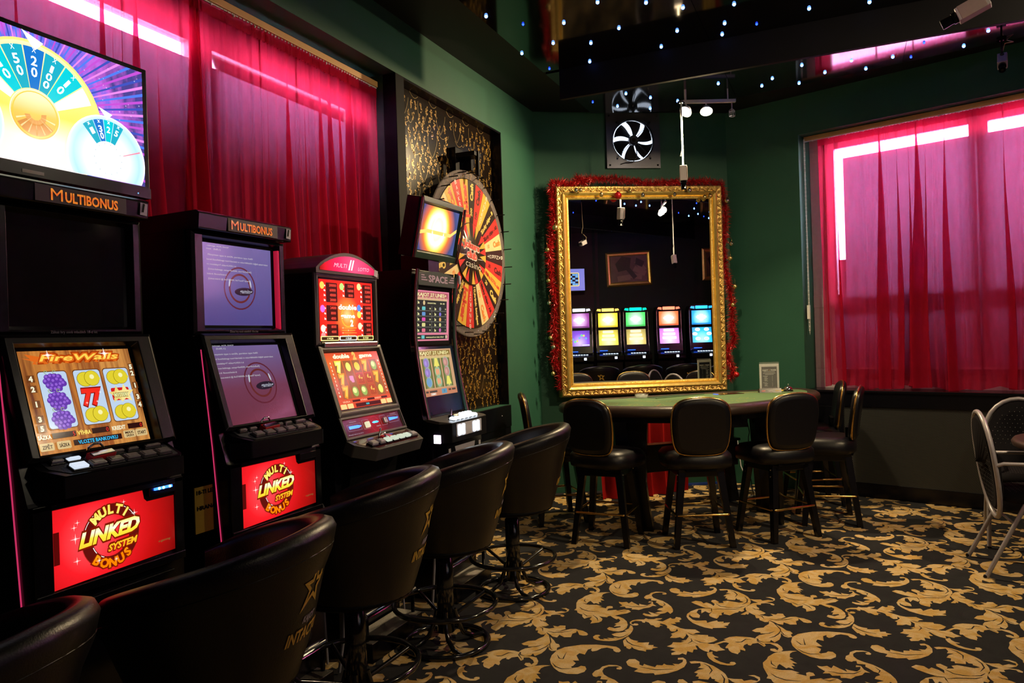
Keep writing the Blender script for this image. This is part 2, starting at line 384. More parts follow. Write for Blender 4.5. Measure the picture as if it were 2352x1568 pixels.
# ------------------------------------------------------------ carpet
CARPET=[[-268,1341,-272,1324,-284,1320,-299,1330,-306,1348,-336,1353,-357,1336,-369,1306,-385,1291,-396,1303,-396,1323,-410,1303,-408,1269,-406,1249,-433,1255,-438,1228,-410,1183,-436,1174,-415,1154,-417,1126,-423,1114,-414,1104,-393,1120,-386,1138,-367,1138,-354,1115,-354,1087,-374,1058,-416,1045,-455,1053,-487,1078,-513,1112,-532,1148,-541,1194,-538,1249,-517,1292,-488,1317,-456,1343,-391,1368,-341,1375,-300,1376,-281,1362],
[-508,1096,-528,1078,-537,1057,-535,1020,-520,1012,-536,1002,-502,965,-523,962,-509,936,-524,935,-511,905,-533,915,-541,903,-570,937,-576,917,-577,891,-599,892,-558,880,-520,893,-489,880,-503,869,-461,859,-464,887,-453,900,-437,897,-429,874,-449,859,-447,831,-434,839,-407,857,-397,852,-368,875,-345,875,-328,856,-341,828,-364,807,-390,778,-365,771,-338,754,-314,724,-298,685,-293,643,-300,608,-316,590,-342,586,-366,592,-379,605,-374,628,-360,626,-344,621,-322,647,-327,656,-355,639,-350,670,-362,673,-348,701,-347,728,-363,745,-367,732,-386,745,-410,767,-419,760,-420,744,-449,742,-465,748,-435,716,-431,686,-439,665,-450,657,-473,639,-476,674,-494,691,-492,723,-508,710,-521,689,-541,714,-548,739,-561,742,-581,756,-591,781,-608,783,-605,809,-630,881,-636,927,-624,967,-621,995,-601,1039,-575,1067,-538,1089],
[-285,686,-281,640,-295,610,-283,607,-301,583,-322,572,-339,548,-321,531,-296,529,-279,542,-299,521,-322,517,-309,508,-347,501,-330,490,-362,489,-351,479,-371,475,-389,496,-383,515,-394,522,-407,514,-412,491,-402,471,-382,461,-356,461,-326,467,-299,484,-278,512,-264,548,-257,581,-257,620,-261,647,-273,675],
[-264,527,-268,492,-255,457,-246,435,-239,437,-232,421,-217,413,-211,428,-215,443,-200,426,-175,416,-155,417,-141,413,-146,433,-121,442,-122,457,-101,474,-125,479,-126,494,-149,486,-152,517,-179,504,-206,498,-201,513,-224,515,-242,525,-259,549],
[-215,1172,-220,1159,-235,1158,-239,1170,-228,1183,-247,1184,-274,1170,-287,1147,-286,1120,-271,1093,-246,1075,-213,1060,-180,1029,-152,992,-135,952,-130,922,-136,891,-155,917,-164,893,-182,875,-211,877,-201,896,-178,917,-211,924,-205,948,-189,966,-196,985,-212,992,-229,1016,-242,1028,-241,1052,-272,1047,-275,1074,-286,1070,-293,1059,-308,1063,-318,1082,-315,1114,-302,1133,-299,1161,-278,1187,-246,1195,-223,1187],
[-181,870,-191,840,-215,822,-246,825,-265,842,-263,859,-247,852,-221,850,-247,885,-222,877,-203,868],
[-426,973,-407,971,-387,985,-370,967,-363,997,-337,974,-310,953,-318,981,-304,973,-274,970,-262,996,-260,1022,-278,1012,-277,1031,-259,1031,-247,997,-225,975,-245,972,-255,943,-279,922,-297,891,-315,893,-334,887,-336,907,-366,896,-376,914,-402,905,-393,929,-418,955],
[-249,702,-256,689,-274,686,-292,702,-298,722,-291,747,-271,766,-242,776,-236,794,-223,787,-197,796,-187,811,-159,821,-166,803,-184,785,-150,782,-140,808,-125,841,-112,830,-102,837,-101,860,-80,860,-70,841,-77,819,-69,803,-94,787,-81,773,-108,763,-78,745,-53,728,-28,723,16,735,44,707,26,695,17,674,59,682,83,688,86,672,110,674,132,648,119,620,94,593,109,591,130,598,148,589,156,569,181,547,153,527,149,517,116,530,117,499,93,509,73,527,59,553,50,550,66,512,50,506,52,472,28,479,30,440,12,449,2,430,-29,417,-34,436,-19,460,-45,466,-30,494,-68,499,-52,527,-51,554,-19,562,-3,581,-20,578,-4,597,0,635,-12,665,-12,638,-16,609,-34,620,-51,604,-75,598,-71,637,-81,644,-67,667,-56,691,-66,713,-67,680,-84,674,-94,685,-101,704,-112,707,-118,734,-132,747,-155,754,-153,736,-135,728,-149,727,-149,705,-164,699,-182,719,-193,718,-210,746,-229,754,-227,736,-238,736,-247,751,-276,745,-288,726,-288,707,-275,697,-273,712,-257,714],
[131,513,111,491,117,463,129,437,152,411,182,396,214,395,235,404,243,424,235,438,220,435,216,422,223,417,207,411,178,420,157,436,145,455,163,459,164,465,147,471,135,487],
[-18,1355,2,1365,18,1348,27,1318,25,1275,5,1232,-26,1194,-52,1174,-73,1160,-81,1175,-117,1160,-162,1163,-152,1193,-168,1197,-180,1198,-201,1209,-217,1241,-211,1270,-188,1280,-163,1260,-157,1234,-140,1225,-140,1247,-123,1239,-89,1232,-87,1255,-64,1259,-62,1278,-48,1269,-14,1276,-28,1290,-2,1294,9,1321,6,1344,-15,1337],
[35,1335,55,1348,81,1351,105,1345,137,1327,162,1304,179,1287,195,1266,211,1227,218,1186,215,1143,200,1105,195,1078,201,1056,192,1037,178,1044,175,1023,163,1011,152,991,142,968,131,972,111,977,111,1000,99,988,106,959,94,951,95,932,90,903,67,914,52,925,45,945,53,984,43,1017,45,1036,15,1032,-18,1049,-51,1072,-70,1091,-51,1118,-22,1116,-6,1092,5,1112,30,1096,48,1072,49,1102,25,1133,26,1155,42,1162,66,1138,60,1121,89,1133,81,1156,103,1172,129,1168,163,1163,186,1179,162,1193,163,1206,149,1206,141,1225,137,1193,98,1188,98,1206,84,1205,89,1234,72,1237,84,1268,107,1290,79,1285,87,1310,80,1336,61,1325,45,1317],
[46,1030,5,1024,-24,1002,-47,961,-58,917,-54,883,-37,847,-8,808,25,787,51,774,91,767,90,781,101,784,132,796,150,802,148,813,134,819,153,836,151,846,156,870,155,877,128,860,126,878,101,866,94,882,73,860,54,834,50,855,43,864,19,852,-1,845,-19,853,-44,887,-45,922,-39,901,-22,883,8,886,6,920,-18,955,-15,997,-2,1001,7,948,20,985,43,965,53,988],
[206,1074,201,1105,210,1141,230,1178,261,1199,290,1210,323,1207,335,1193,331,1179,317,1183,313,1198,291,1199,268,1185,270,1166,259,1162,248,1163,254,1132,267,1115,268,1096,253,1094,278,1083,304,1056,295,1037,275,1026,303,1016,321,1015,342,1034,326,1056,351,1053,358,1071,383,1076,393,1045,400,1035,383,1003,419,1046,444,1055,457,1048,482,1045,508,1028,519,1013,517,998,500,990,482,993,466,1021,455,1039,459,1014,447,995,454,954,425,943,394,962,394,929,371,932,355,948,328,968,325,941,310,936,285,953,280,978,267,973,260,998,259,1009,239,1025,214,1053],
[206,1234,232,1235,262,1245,272,1231,297,1252,322,1248,323,1266,305,1282,281,1287,304,1299,327,1285,331,1260,320,1235,300,1219,253,1194,230,1208],
[327,964,331,917,317,887,312,864,283,846,265,808,281,796,303,801,307,785,329,788,302,766,292,742,289,721,301,722,308,701,333,691,355,705,356,728,374,705,391,741,395,779,391,832,385,865,368,902,348,942],
[362,925,391,895,413,864,430,860,443,837,435,820,444,793,426,780,408,790,394,819,388,873],
[289,721,267,726,235,722,206,717,177,697,157,663,168,657,147,630,125,599,138,594,162,629,173,633,186,628,182,607,177,577,180,568,189,572,197,547,211,530,238,522,239,537,244,548,241,575,263,567,261,585,250,603,251,629,263,649,267,635,279,633,284,657,306,674,335,640,341,655,334,675,357,683,382,664,396,643,393,621,380,635,362,628,364,610,385,599,405,605,415,632,408,663,387,694,358,698,333,688,306,694,297,717],
[190,997,206,1034,214,1053,227,1033,225,1009,214,1013,212,1000]]
VEINS=[[-520,1206,-498,1174,-481,1175,-491,1245],
[-511,1122,-485,1093,-454,1081,-412,1099],
[-596,833,-573,807,-535,792,-479,803],
[-598,890,-578,886,-564,878],
[-606,960,-601,926,-582,906],
[-497,749,-464,717,-448,684],
[-553,757,-519,725,-495,734],
[-266,574,-282,534,-306,509],
[-264,520,-245,487,-215,462,-167,454],
[-205,1037,-188,1009,-195,981],
[-382,933,-339,927,-285,945,-259,980],
[-10,682,10,668,39,665],
[17,623,27,594,13,559],
[27,594,58,569],
[36,610,64,594,91,594],
[95,1336,120,1317,138,1282,133,1240],
[179,1260,197,1222,200,1180,180,1135],
[53,1112,80,1079,111,1074,141,1080],
[141,1080,177,1096,195,1124],
[51,1020,88,1041,154,1060,179,1081],
[268,1020,290,1008,304,975],
[326,983,360,979,397,996,435,1029],
[235,1108,250,1093,266,1099],
[361,999,383,1004,399,1035],
[307,785,342,801,363,832],
[387,851,385,816,369,773,347,745],
[389,852,405,809,425,790],
[209,652,220,650,236,659,250,697,272,701],
[297,717,302,692,334,656],
[-148,1212,-81,1207,-14,1239],
[-16,671,0,642,-2,588],
[-405,850,-374,844,-352,868]]
LX1, LY1, LX2, LY2 = .961, .503, .021, -.957
def carpetmat(name, a, b_, dark=False):
    m, N, L, b = nt(name); b.inputs['Roughness'].default_value = .95; b.inputs['Specular IOR Level'].default_value = .08; b.inputs['Sheen Weight'].default_value = .15
    tc = N.new('ShaderNodeTexCoord'); n1 = N.new('ShaderNodeTexNoise'); n1.inputs['Scale'].default_value = 11; n1.inputs['Detail'].default_value = 2; n1.inputs['Distortion'].default_value = 1.5
    n2 = N.new('ShaderNodeTexNoise'); n2.inputs['Scale'].default_value = 420; n2.inputs['Detail'].default_value = 2
    for n in (n1, n2): L.new(tc.outputs['Object'], n.inputs['Vector'])
    cr = N.new('ShaderNodeValToRGB'); cr.color_ramp.elements[0].position = .38; cr.color_ramp.elements[1].position = .62
    cr.color_ramp.elements[0].color = (*a,1); cr.color_ramp.elements[1].color = (*b_,1); L.new(n1.outputs['Fac'], cr.inputs[0])
    mx = N.new('ShaderNodeMix'); mx.data_type = 'RGBA'; mx.blend_type = 'MULTIPLY'; mx.inputs['Factor'].default_value = .5
    L.new(cr.outputs[0], mx.inputs['A']); c2 = N.new('ShaderNodeValToRGB'); c2.color_ramp.elements[0].position = .3; c2.color_ramp.elements[1].position = .7; c2.color_ramp.elements[0].color = (.35,.35,.35,1)
    L.new(n2.outputs['Fac'], c2.inputs[0]); L.new(c2.outputs[0], mx.inputs['B']); L.new(mx.outputs['Result'], b.inputs['Base Color'])
    bp = N.new('ShaderNodeBump'); bp.inputs['Strength'].default_value = .4; bp.inputs['Distance'].default_value = .003; L.new(n2.outputs['Fac'], bp.inputs['Height']); L.new(bp.outputs['Normal'], b.inputs['Normal'])
    return m
M['cblack'] = carpetmat('carpet_black', (.006,.006,.010), (.012,.012,.016)); M['cgold'] = carpetmat('carpet_gold', (.62,.38,.10), (.72,.53,.27))
def inroom(x, y):
    if x < -2.5 or y < -3.1 or x > 5.6: return False
    u = (x+2.51)*math.cos(TH)+(y-6.2)*math.sin(TH); w = -(x+2.51)*math.sin(TH)+(y-6.2)*math.cos(TH)
    w2 = -(x+.958)*math.sin(T2A)+(y-7.15)*math.cos(T2A)
    return w < 0 and w2 < 0 and (x-.2)*4.0-(y+2.8)*3.01 < .2+1e9*0 or False
def carpet():
    g = G(); g.box((-3,-3.4,-.05),(5.8,7.6,0), M['cblack'])
    def poly_pts(flat, ox, oy): return [(-.7+flat[i]/1000+ox, 2.8+flat[i+1]/1000+oy) for i in range(0,len(flat),2)]
    tess = [tessellate_polygon([[V((p[0],p[1],0)) for p in poly_pts(q,0,0)]]) for q in CARPET]
    for i in range(-6,8):
        for j in range(-9,10):
            ox, oy = i*LX1+j*LX2, i*LY1+j*LY2
            for q, ts in zip(CARPET, tess):
                P_ = poly_pts(q, ox, oy)
                if not all(inroom2(*p) for p in P_): 
                    if not any(inroom2(*p) for p in P_): continue
                    ok = [t_ for t_ in ts if all(inroom2(*P_[k]) for k in t_)]
                else: ok = ts
                g.add([(p[0],p[1],.0012) for p in P_], [(a,b,c) if (P_[b][0]-P_[a][0])*(P_[c][1]-P_[a][1])-(P_[b][1]-P_[a][1])*(P_[c][0]-P_[a][0]) > 0 else (a,c,b) for a,b,c in ok], M['cgold'])
            for q in VEINS:
                P_ = poly_pts(q, ox, oy)
                if not all(inroom2(*p) for p in P_): continue
                n = len(P_); a, b_ = [], []
                for k in range(n):
                    p0 = V(P_[max(0,k-1)]); p1 = V(P_[min(n-1,k+1)]); d = (p1-p0).normalized(); w = .0028*(1 if 0 < k < n-1 else .25)
                    c = V(P_[k]); a.append((c.x-d.y*w,c.y+d.x*w,.0018)); b_.append((c.x+d.y*w,c.y-d.x*w,.0018))
                g.add(a+b_, [(k,n+k,n+k+1,k+1) for k in range(n-1)], M['cblack'])
    return g
ROOM = [(-2.51,-3.2),(.25,-3.2),(.2,-2.8),(3.21,1.2),(5.55,3.08),(3.82,5.67),(-.958,7.15),(-2.51,6.2)]
def inroom2(x, y):
    n = len(ROOM); c = False
    for i in range(n):
        x1,y1 = ROOM[i]; x2,y2 = ROOM[(i+1)%n]
        if (y1 > y) != (y2 > y) and x < (x2-x1)*(y-y1)/(y2-y1)+x1: c = not c
    return c
struct(carpet().build('floor'))
# ------------------------------------------------------------ ceiling panels, beams, LED stars
ZP = 3.34
def slab(name, pts, z0, z1, m, label, cat, group=None):
    g = G(); g.prism(pts, 'z', z0, z1, m); o = g.build(name, bevel=.002, seg=1); return tag(o, label, cat, group)
xs = [-1.95,-.76,.44,1.64,2.84,4.1]
nth = ('leftmost','second from left','third from left','fourth from left','rightmost')
def ye(x): return 6.16+(x+1.95)*.48 if x < -1.35 else (6.45-(x+1.35)*.14 if x < -.3 else 6.30-(x+.3)*.19)
for k in range(5):
    a, b_ = xs[k]+.0015, xs[k+1]-.0015
    if k < 4:
        P_ = [(a,5.09),(b_,5.09),(b_,ye(b_))] + ([(-1.35,6.45)] if k == 0 else [(-.3,6.30)] if k == 1 else []) + [(a,ye(a))]
        slab('star_ceiling_panel', P_, ZP, HC-.003, M['gloss'], 'glossy black star panel beyond the long ceiling beam, '+nth[k]+' of four', 'ceiling panel', 'star ceiling panels beyond the beam')
    slab('star_ceiling_panel', [(a,2.68),(b_,2.68),(b_,5.045),(a,5.045)], ZP, HC-.003, M['gloss'], 'glossy black star panel on this side of the long beam, '+nth[k]+' of five', 'ceiling panel', 'star ceiling panels on this side of the beam')
    P_ = [(a,.35),(b_,.35),(b_,2.63),(a,2.63)] if k < 3 else [(a,.35),(2.0,.35),(b_,1.05),(b_,2.63),(a,2.63)] if k == 3 else [(a,1.1),(b_,2.05),(b_,2.63),(a,2.63)]
    slab('star_ceiling_panel', P_, ZP, HC-.003, M['gloss'], 'glossy black star panel over the middle of the room, '+nth[k]+' of five', 'ceiling panel', 'star ceiling panels over the middle')
for y0, lab in ((5.05,'long black ceiling beam crossing in front of the poker table'),(2.635,'black ceiling beam crossing over the middle of the room')):
    g = G(); g.box((-1.83,y0,3.125),(3.3 if y0 > 4 else 4.3,y0+.035,HC-.002), M['blackmat']); tag(g.build('ceiling_beam', bevel=.003), lab, 'beam')
ledw = em((.10,.25,1.0), 14.); ledb = em((.01,.04,1.0), 9.)
st = [(-1.9,4.0),(-1.75,4.21,1),(-1.94,4.63),(-1.88,4.99,1),(-1.69,4.57),(-1.52,4.31),(-1.47,4.69),(-1.58,5.0),(-1.25,4.14),(-1.24,4.55),(-1.0,4.28),(-1.07,4.98),(-.92,4.77),(-.82,4.45),(-.63,4.8),(-.67,4.97),(-.54,4.55),(-.45,4.91,1),(-.14,4.83),(.19,4.91),
 (-1.54,5.8),(-1.39,6.0),(-1.46,6.28),(-1.69,6.08),(-1.84,5.87,1),(-1.21,6.2),(-.84,5.93),(-.54,6.16),(-.45,6.02),(-.23,5.83),(-.08,6.08),(-.27,6.24),(.1,5.91),(.2,6.15),(.37,5.98),(.49,6.05,1),(.55,5.79,1),(.81,6.0),(.92,5.77),(1.16,5.94)]
st += [(.82,3.61,1),(1.38,3.64),(1.64,3.63),(1.17,4.03),(1.48,3.87),(1.22,2.72,1),(1.54,2.52),(1.66,2.25),(1.73,2.43),(1.96,2.2),(2.21,2.0),(2.3,1.67),(1.9,2.58),(2.13,2.32,1),(2.61,1.88),(2.81,1.76),(2.46,2.29),(3.01,1.8),(3.19,1.66),(2.75,2.26),(2.52,2.58),(2.94,2.27),(3.12,2.06),(3.36,2.04),(3.36,2.16,1),(3.17,2.36,1),(3.58,2.07),(1.52,4.29),(1.92,4.42),(2.31,4.22,1),(2.66,3.91),(3.14,3.62),(3.16,3.42),(3.44,3.51,1),(3.16,3.83),(3.67,3.44),(2.76,3.53,1),(4.0,2.49,1),(3.8,2.37),(3.55,2.48),(3.93,2.13),(3.37,2.45),(3.58,1.95),(1.83,3.73)]
sm = {}
for p in st:
    blue = len(p) > 2
    if blue not in sm and True:
        g = G(); g.sphere((0,0,-.004), .0105 if not blue else .0075, ledb if blue else ledw, 8, 6)
        _o = g.build('star_light'); sm[blue] = _o.data; bpy.data.objects.remove(_o)
    o = bpy.data.objects.new('star_light', sm[blue]); SC.collection.objects.link(o); o.location = (p[0],p[1],ZP)
    tag(o, 'tiny deep blue LED star in the glossy black ceiling panels' if blue else 'tiny blue-white LED star set in the glossy black ceiling', 'LED star', 'deep blue ceiling stars' if blue else 'blue-white ceiling stars')
# ------------------------------------------------------------ lettering and flat artwork
_TC = {}
def tmesh(s, bold=0., shear=0.):
    k = (s, round(bold,3), shear)
    if k in _TC: return _TC[k]
    cu = bpy.data.curves.new('lettering','FONT'); cu.body = s; cu.size = 1; cu.offset = bold; cu.shear = shear; cu.resolution_u = 2; cu.fill_mode = 'BOTH'
    o = bpy.data.objects.new('lettering', cu); me = bpy.data.meshes.new_from_object(o)
    vs = [(v.co.x/.73, v.co.y/.73) for v in me.vertices]; fs = [tuple(p.vertices) for p in me.polygons]
    bpy.data.objects.remove(o); bpy.data.curves.remove(cu); bpy.data.meshes.remove(me)
    xs_ = [p[0] for p in vs] or [0,1]
    _TC[k] = (vs, fs, min(xs_), max(xs_)); return _TC[k]
class Cv:
    """flat artwork on a panel: u to the right, v upwards, layers a hair apart"""
    def __init__(s, g, O, R, U, st=.0005):
        s.g, s.O, s.R, s.U = g, V(O), V(R).normalized(), V(U).normalized(); s.N = s.R.cross(s.U); s.st = st; s.l = 0
    def P(s, u, v, l=None): return s.O+s.R*u+s.U*v+s.N*(s.st*(s.l if l is None else l))
    def up(s, n=1): s.l += n; return s
    def poly(s, pts, m): s.g.add([s.P(*p) for p in pts], [range(len(pts))], m)
    def rect(s, a, b, c, d, m, r=0.):
        if r <= 0: s.poly([(a,b),(c,b),(c,d),(a,d)], m); return
        pts = []
        for cx, cy, t0 in ((c-r,b+r,-PI/2),(c-r,d-r,0),(a+r,d-r,PI/2),(a+r,b+r,PI)):
            pts += [(cx+r*math.cos(t0+k*PI/8), cy+r*math.sin(t0+k*PI/8)) for k in range(5)]
        s.poly(pts, m)
    def ell(s, cx, cy, rx, ry, m, n=20, rot=0):
        c_, s_ = math.cos(rot), math.sin(rot)
        s.poly([(cx+rx*math.cos(2*PI*i/n)*c_-ry*math.sin(2*PI*i/n)*s_, cy+rx*math.cos(2*PI*i/n)*s_+ry*math.sin(2*PI*i/n)*c_) for i in range(n)], m)
    def ring(s, cx, cy, r0_, r1_, m, n=40, a0=0, a1=2*PI, sy=1.):
        for i in range(n):
            t, t2 = a0+(a1-a0)*i/n, a0+(a1-a0)*(i+1)/n
            s.poly([(cx+r0_*math.cos(t),cy+sy*r0_*math.sin(t)),(cx+r1_*math.cos(t),cy+sy*r1_*math.sin(t)),(cx+r1_*math.cos(t2),cy+sy*r1_*math.sin(t2)),(cx+r0_*math.cos(t2),cy+sy*r0_*math.sin(t2))], m)
    def spark(s, cx, cy, r, m, k=.12):
        for a in (0, PI/4):
            rr = r if a == 0 else r*.5
            s.poly([(cx+(rr if i%2 == 0 else rr*k)*math.cos(a+i*PI/4), cy+(rr if i%2 == 0 else rr*k)*math.sin(a+i*PI/4)) for i in range(8)], m)
    def star(s, cx, cy, r, m, k=.45, n=5, rot=PI/2):
        s.poly([(cx+(r if i%2 == 0 else r*k)*math.cos(rot+i*PI/n), cy+(r if i%2 == 0 else r*k)*math.sin(rot+i*PI/n)) for i in range(2*n)], m)
    def text(s, t, u, v, h, m, w=None, rot=0, shear=0., bold=.02, al='c', warp=None):
        vs, fs, x0, x1 = tmesh(t, bold, shear); sx = h if w is None else w/max(.01, x1-x0)
        ox = {'c': -(x0+x1)/2, 'l': -x0, 'r': -x1}[al]; c_, s_ = math.cos(rot), math.sin(rot); q = []
        for x, y in vs:
            a, b = (x+ox)*sx, y*h
            if warp: a, b = warp(a, b)
            q.append(s.P(u+a*c_-b*s_, v+a*s_+b*c_))
        s.g.add(q, fs, m)
    def arc(s, t, cx, cy, r, h, m, a0, a1, inward=False, bold=.03, shear=0.):
        n = len(t)
        for i, ch in enumerate(t):
            if ch == ' ': continue
            a = a0+(a1-a0)*(i+.5)/n; rot = a-PI/2 if not inward else a+PI/2
            rr = r if not inward else r+h
            s.text(ch, cx+rr*math.cos(a), cy+rr*math.sin(a), h, m, rot=rot, bold=bold, shear=shear)
def frame_ring(g, C, a, b, c, d, w, dep, m, inn=None):
    """raised rectangular bezel on canvas C between outer rect (a,b,c,d) and an inner rect inset by w; dep = how far it stands out"""
    w = (w,)*4 if isinstance(w,(int,float)) else w     # left, bottom, right, top
    i = (a+w[0], b+w[1], c-w[2], d-w[3]); q = 2.5
    o = [(a,b),(c,b),(c,d),(a,d)]; n = [(i[0],i[1]),(i[2],i[1]),(i[2],i[3]),(i[0],i[3])]
    def at(p, z): return C.O+C.R*p[0]+C.U*p[1]+C.N*z
    e = .012
    m_ = [(a+e,b+e),(c-e,b+e),(c-e,d-e),(a+e,d-e)]
    k_ = [(i[0]-e,i[1]-e),(i[2]+e,i[1]-e),(i[2]+e,i[3]+e),(i[0]-e,i[3]+e)]
    rings = [[at(p,0) for p in o],[at(p,dep*.75) for p in o],[at(p,dep) for p in m_],[at(p,dep) for p in k_],[at(p,-.004) for p in n]]
    vs = [p for r_ in rings for p in r_]; fs = []
    for k in range(4):
        for j in range(4): fs.append((k*4+j, k*4+(j+1)%4, k*4+4+(j+1)%4, k*4+4+j))
    g.add(vs, fs, m)
def button(t, g_l, T, x, y, w, d, cap, lit=None, name='button', round_=False, h=.012):
    """push button: dark skirt and a clear cap"""
    g = G(T)
    g.cbox((x,y,h*.3), (w+.008,d+.008,h*.6), M['black'])
    if round_:
        g.lathe([(w/2,h*.5),(w/2,h*1.1),(w*.4,h*1.5),(1e-5,h*1.6)], lit or cap, 14, (x,y,0))
    else:
        g.cbox((x,y,h*.85), (w,d,h*.7), lit or cap)
        g.cbox((x,y,h*1.25), (w*.8,d*.72,h*.2), lit or cap)
    return g.build(name, t, bevel=.0012, seg=1)
R_ = (1,0,0)
sun = [(0,(1,1,.9)),(.3,(1,.85,.25)),(1,(.8,.15,0))]
GR = {}
GR['wood'] = ramp_em('firewalls_backdrop', 'X', [(-.25,(.16,.03,.01)),(-.1,(.75,.28,.05)),(0,(.35,.09,.02)),(.12,(.8,.35,.08)),(.25,(.2,.04,.01))], .85, noise=(9,.9), streak=(6,1,.35))
GR['yel'] = ramp_em('yellow_to_orange_lettering', 'Z', [(.80,(.95,.22,0)),(.84,(1,.55,.02)),(.87,(1,.8,.05)),(.885,(1,1,.7)),(.90,(1,.9,.2)),(.94,(1,.75,.1))], 1.1)
def redpanel(nm, cx, cz): return ramp_em(nm, 'X', [(0,(1,.10,.12)),(.35,(.95,.012,.02)),(.7,(.55,.004,.004)),(1,(.22,.002,.002))], 1.05, radial=((cx,-.03,cz),.30))
purple = ramp_em('boot_screen_glow', 'Z', [(1.1,(.16,.03,.05)),(1.25,(.20,.05,.10)),(1.42,(.20,.15,.38)),(1.5,(.10,.08,.30)),(1.8,(.20,.17,.45))], .75)
def linked(C, cx, cz, sc, mred):
    """the round MULTI LINKED SYSTEM BONUS badge"""
    dk = em((.16,.006,.004), .8); wt = em((1,.9,.85), 1.3)
    C.up(); C.ring(cx, cz, .060*sc, .094*sc, dk, 44); C.up(); C.ring(cx, cz, .0925*sc, .094*sc, em((.5,.02,.01),1.), 44); C.ring(cx, cz, .088*sc, .0895*sc, wt, 12, 1.95, 2.75); C.ring(cx, cz, .062*sc, .064*sc, wt, 10, 3.5, 4.3)
    C.ring(cx, cz, .066*sc, .0675*sc, wt, 6, 5.6, 6.0); C.ring(cx, cz, .087*sc, .0885*sc, wt, 8, .5, 1.2)
    y = GR['yel']; ol = em((.25,.01,0), .9)
    C.up(); C.arc('MULTI', cx, cz, .064*sc, .028*sc, ol, 2.45, .72, bold=.12); C.up(); C.arc('MULTI', cx, cz, .065*sc, .026*sc, y, 2.45, .72, bold=.05)
    C.up(); C.arc('BONUS', cx, cz, .064*sc, .028*sc, ol, PI+.72, 2*PI-.72, True, bold=.12); C.up(); C.arc('BONUS', cx, cz, .065*sc, .026*sc, y, PI+.72, 2*PI-.72, True, bold=.05)
    C.up(); C.text('LINKED', cx-.005*sc, cz-.008*sc, .045*sc, ol, w=.208*sc, shear=.35, bold=.10, rot=.06); C.up(); C.text('LINKED', cx-.005*sc, cz-.006*sc, .040*sc, y, w=.20*sc, shear=.35, bold=.05, rot=.06)
    C.up(); C.text('SYSTEM', cx+.035*sc, cz-.042*sc, .023*sc, ol, w=.108*sc, shear=.3, bold=.12, rot=.06); C.up(); C.text('SYSTEM', cx+.035*sc, cz-.041*sc, .019*sc, y, w=.10*sc, shear=.3, bold=.04, rot=.06)
    C.up()
    for a, b, r in ((-.115,.018,.016),(-.118,.05,.010),(-.108,.062,.009),(-.112,-.045,.012),(.075,.05,.012),(.005,.022,.010),(-.045,-.062,.010),(.01,-.072,.008),(.04,.09,.008)): C.spark(cx+a*sc, cz+b*sc, r*sc, wt, .08)
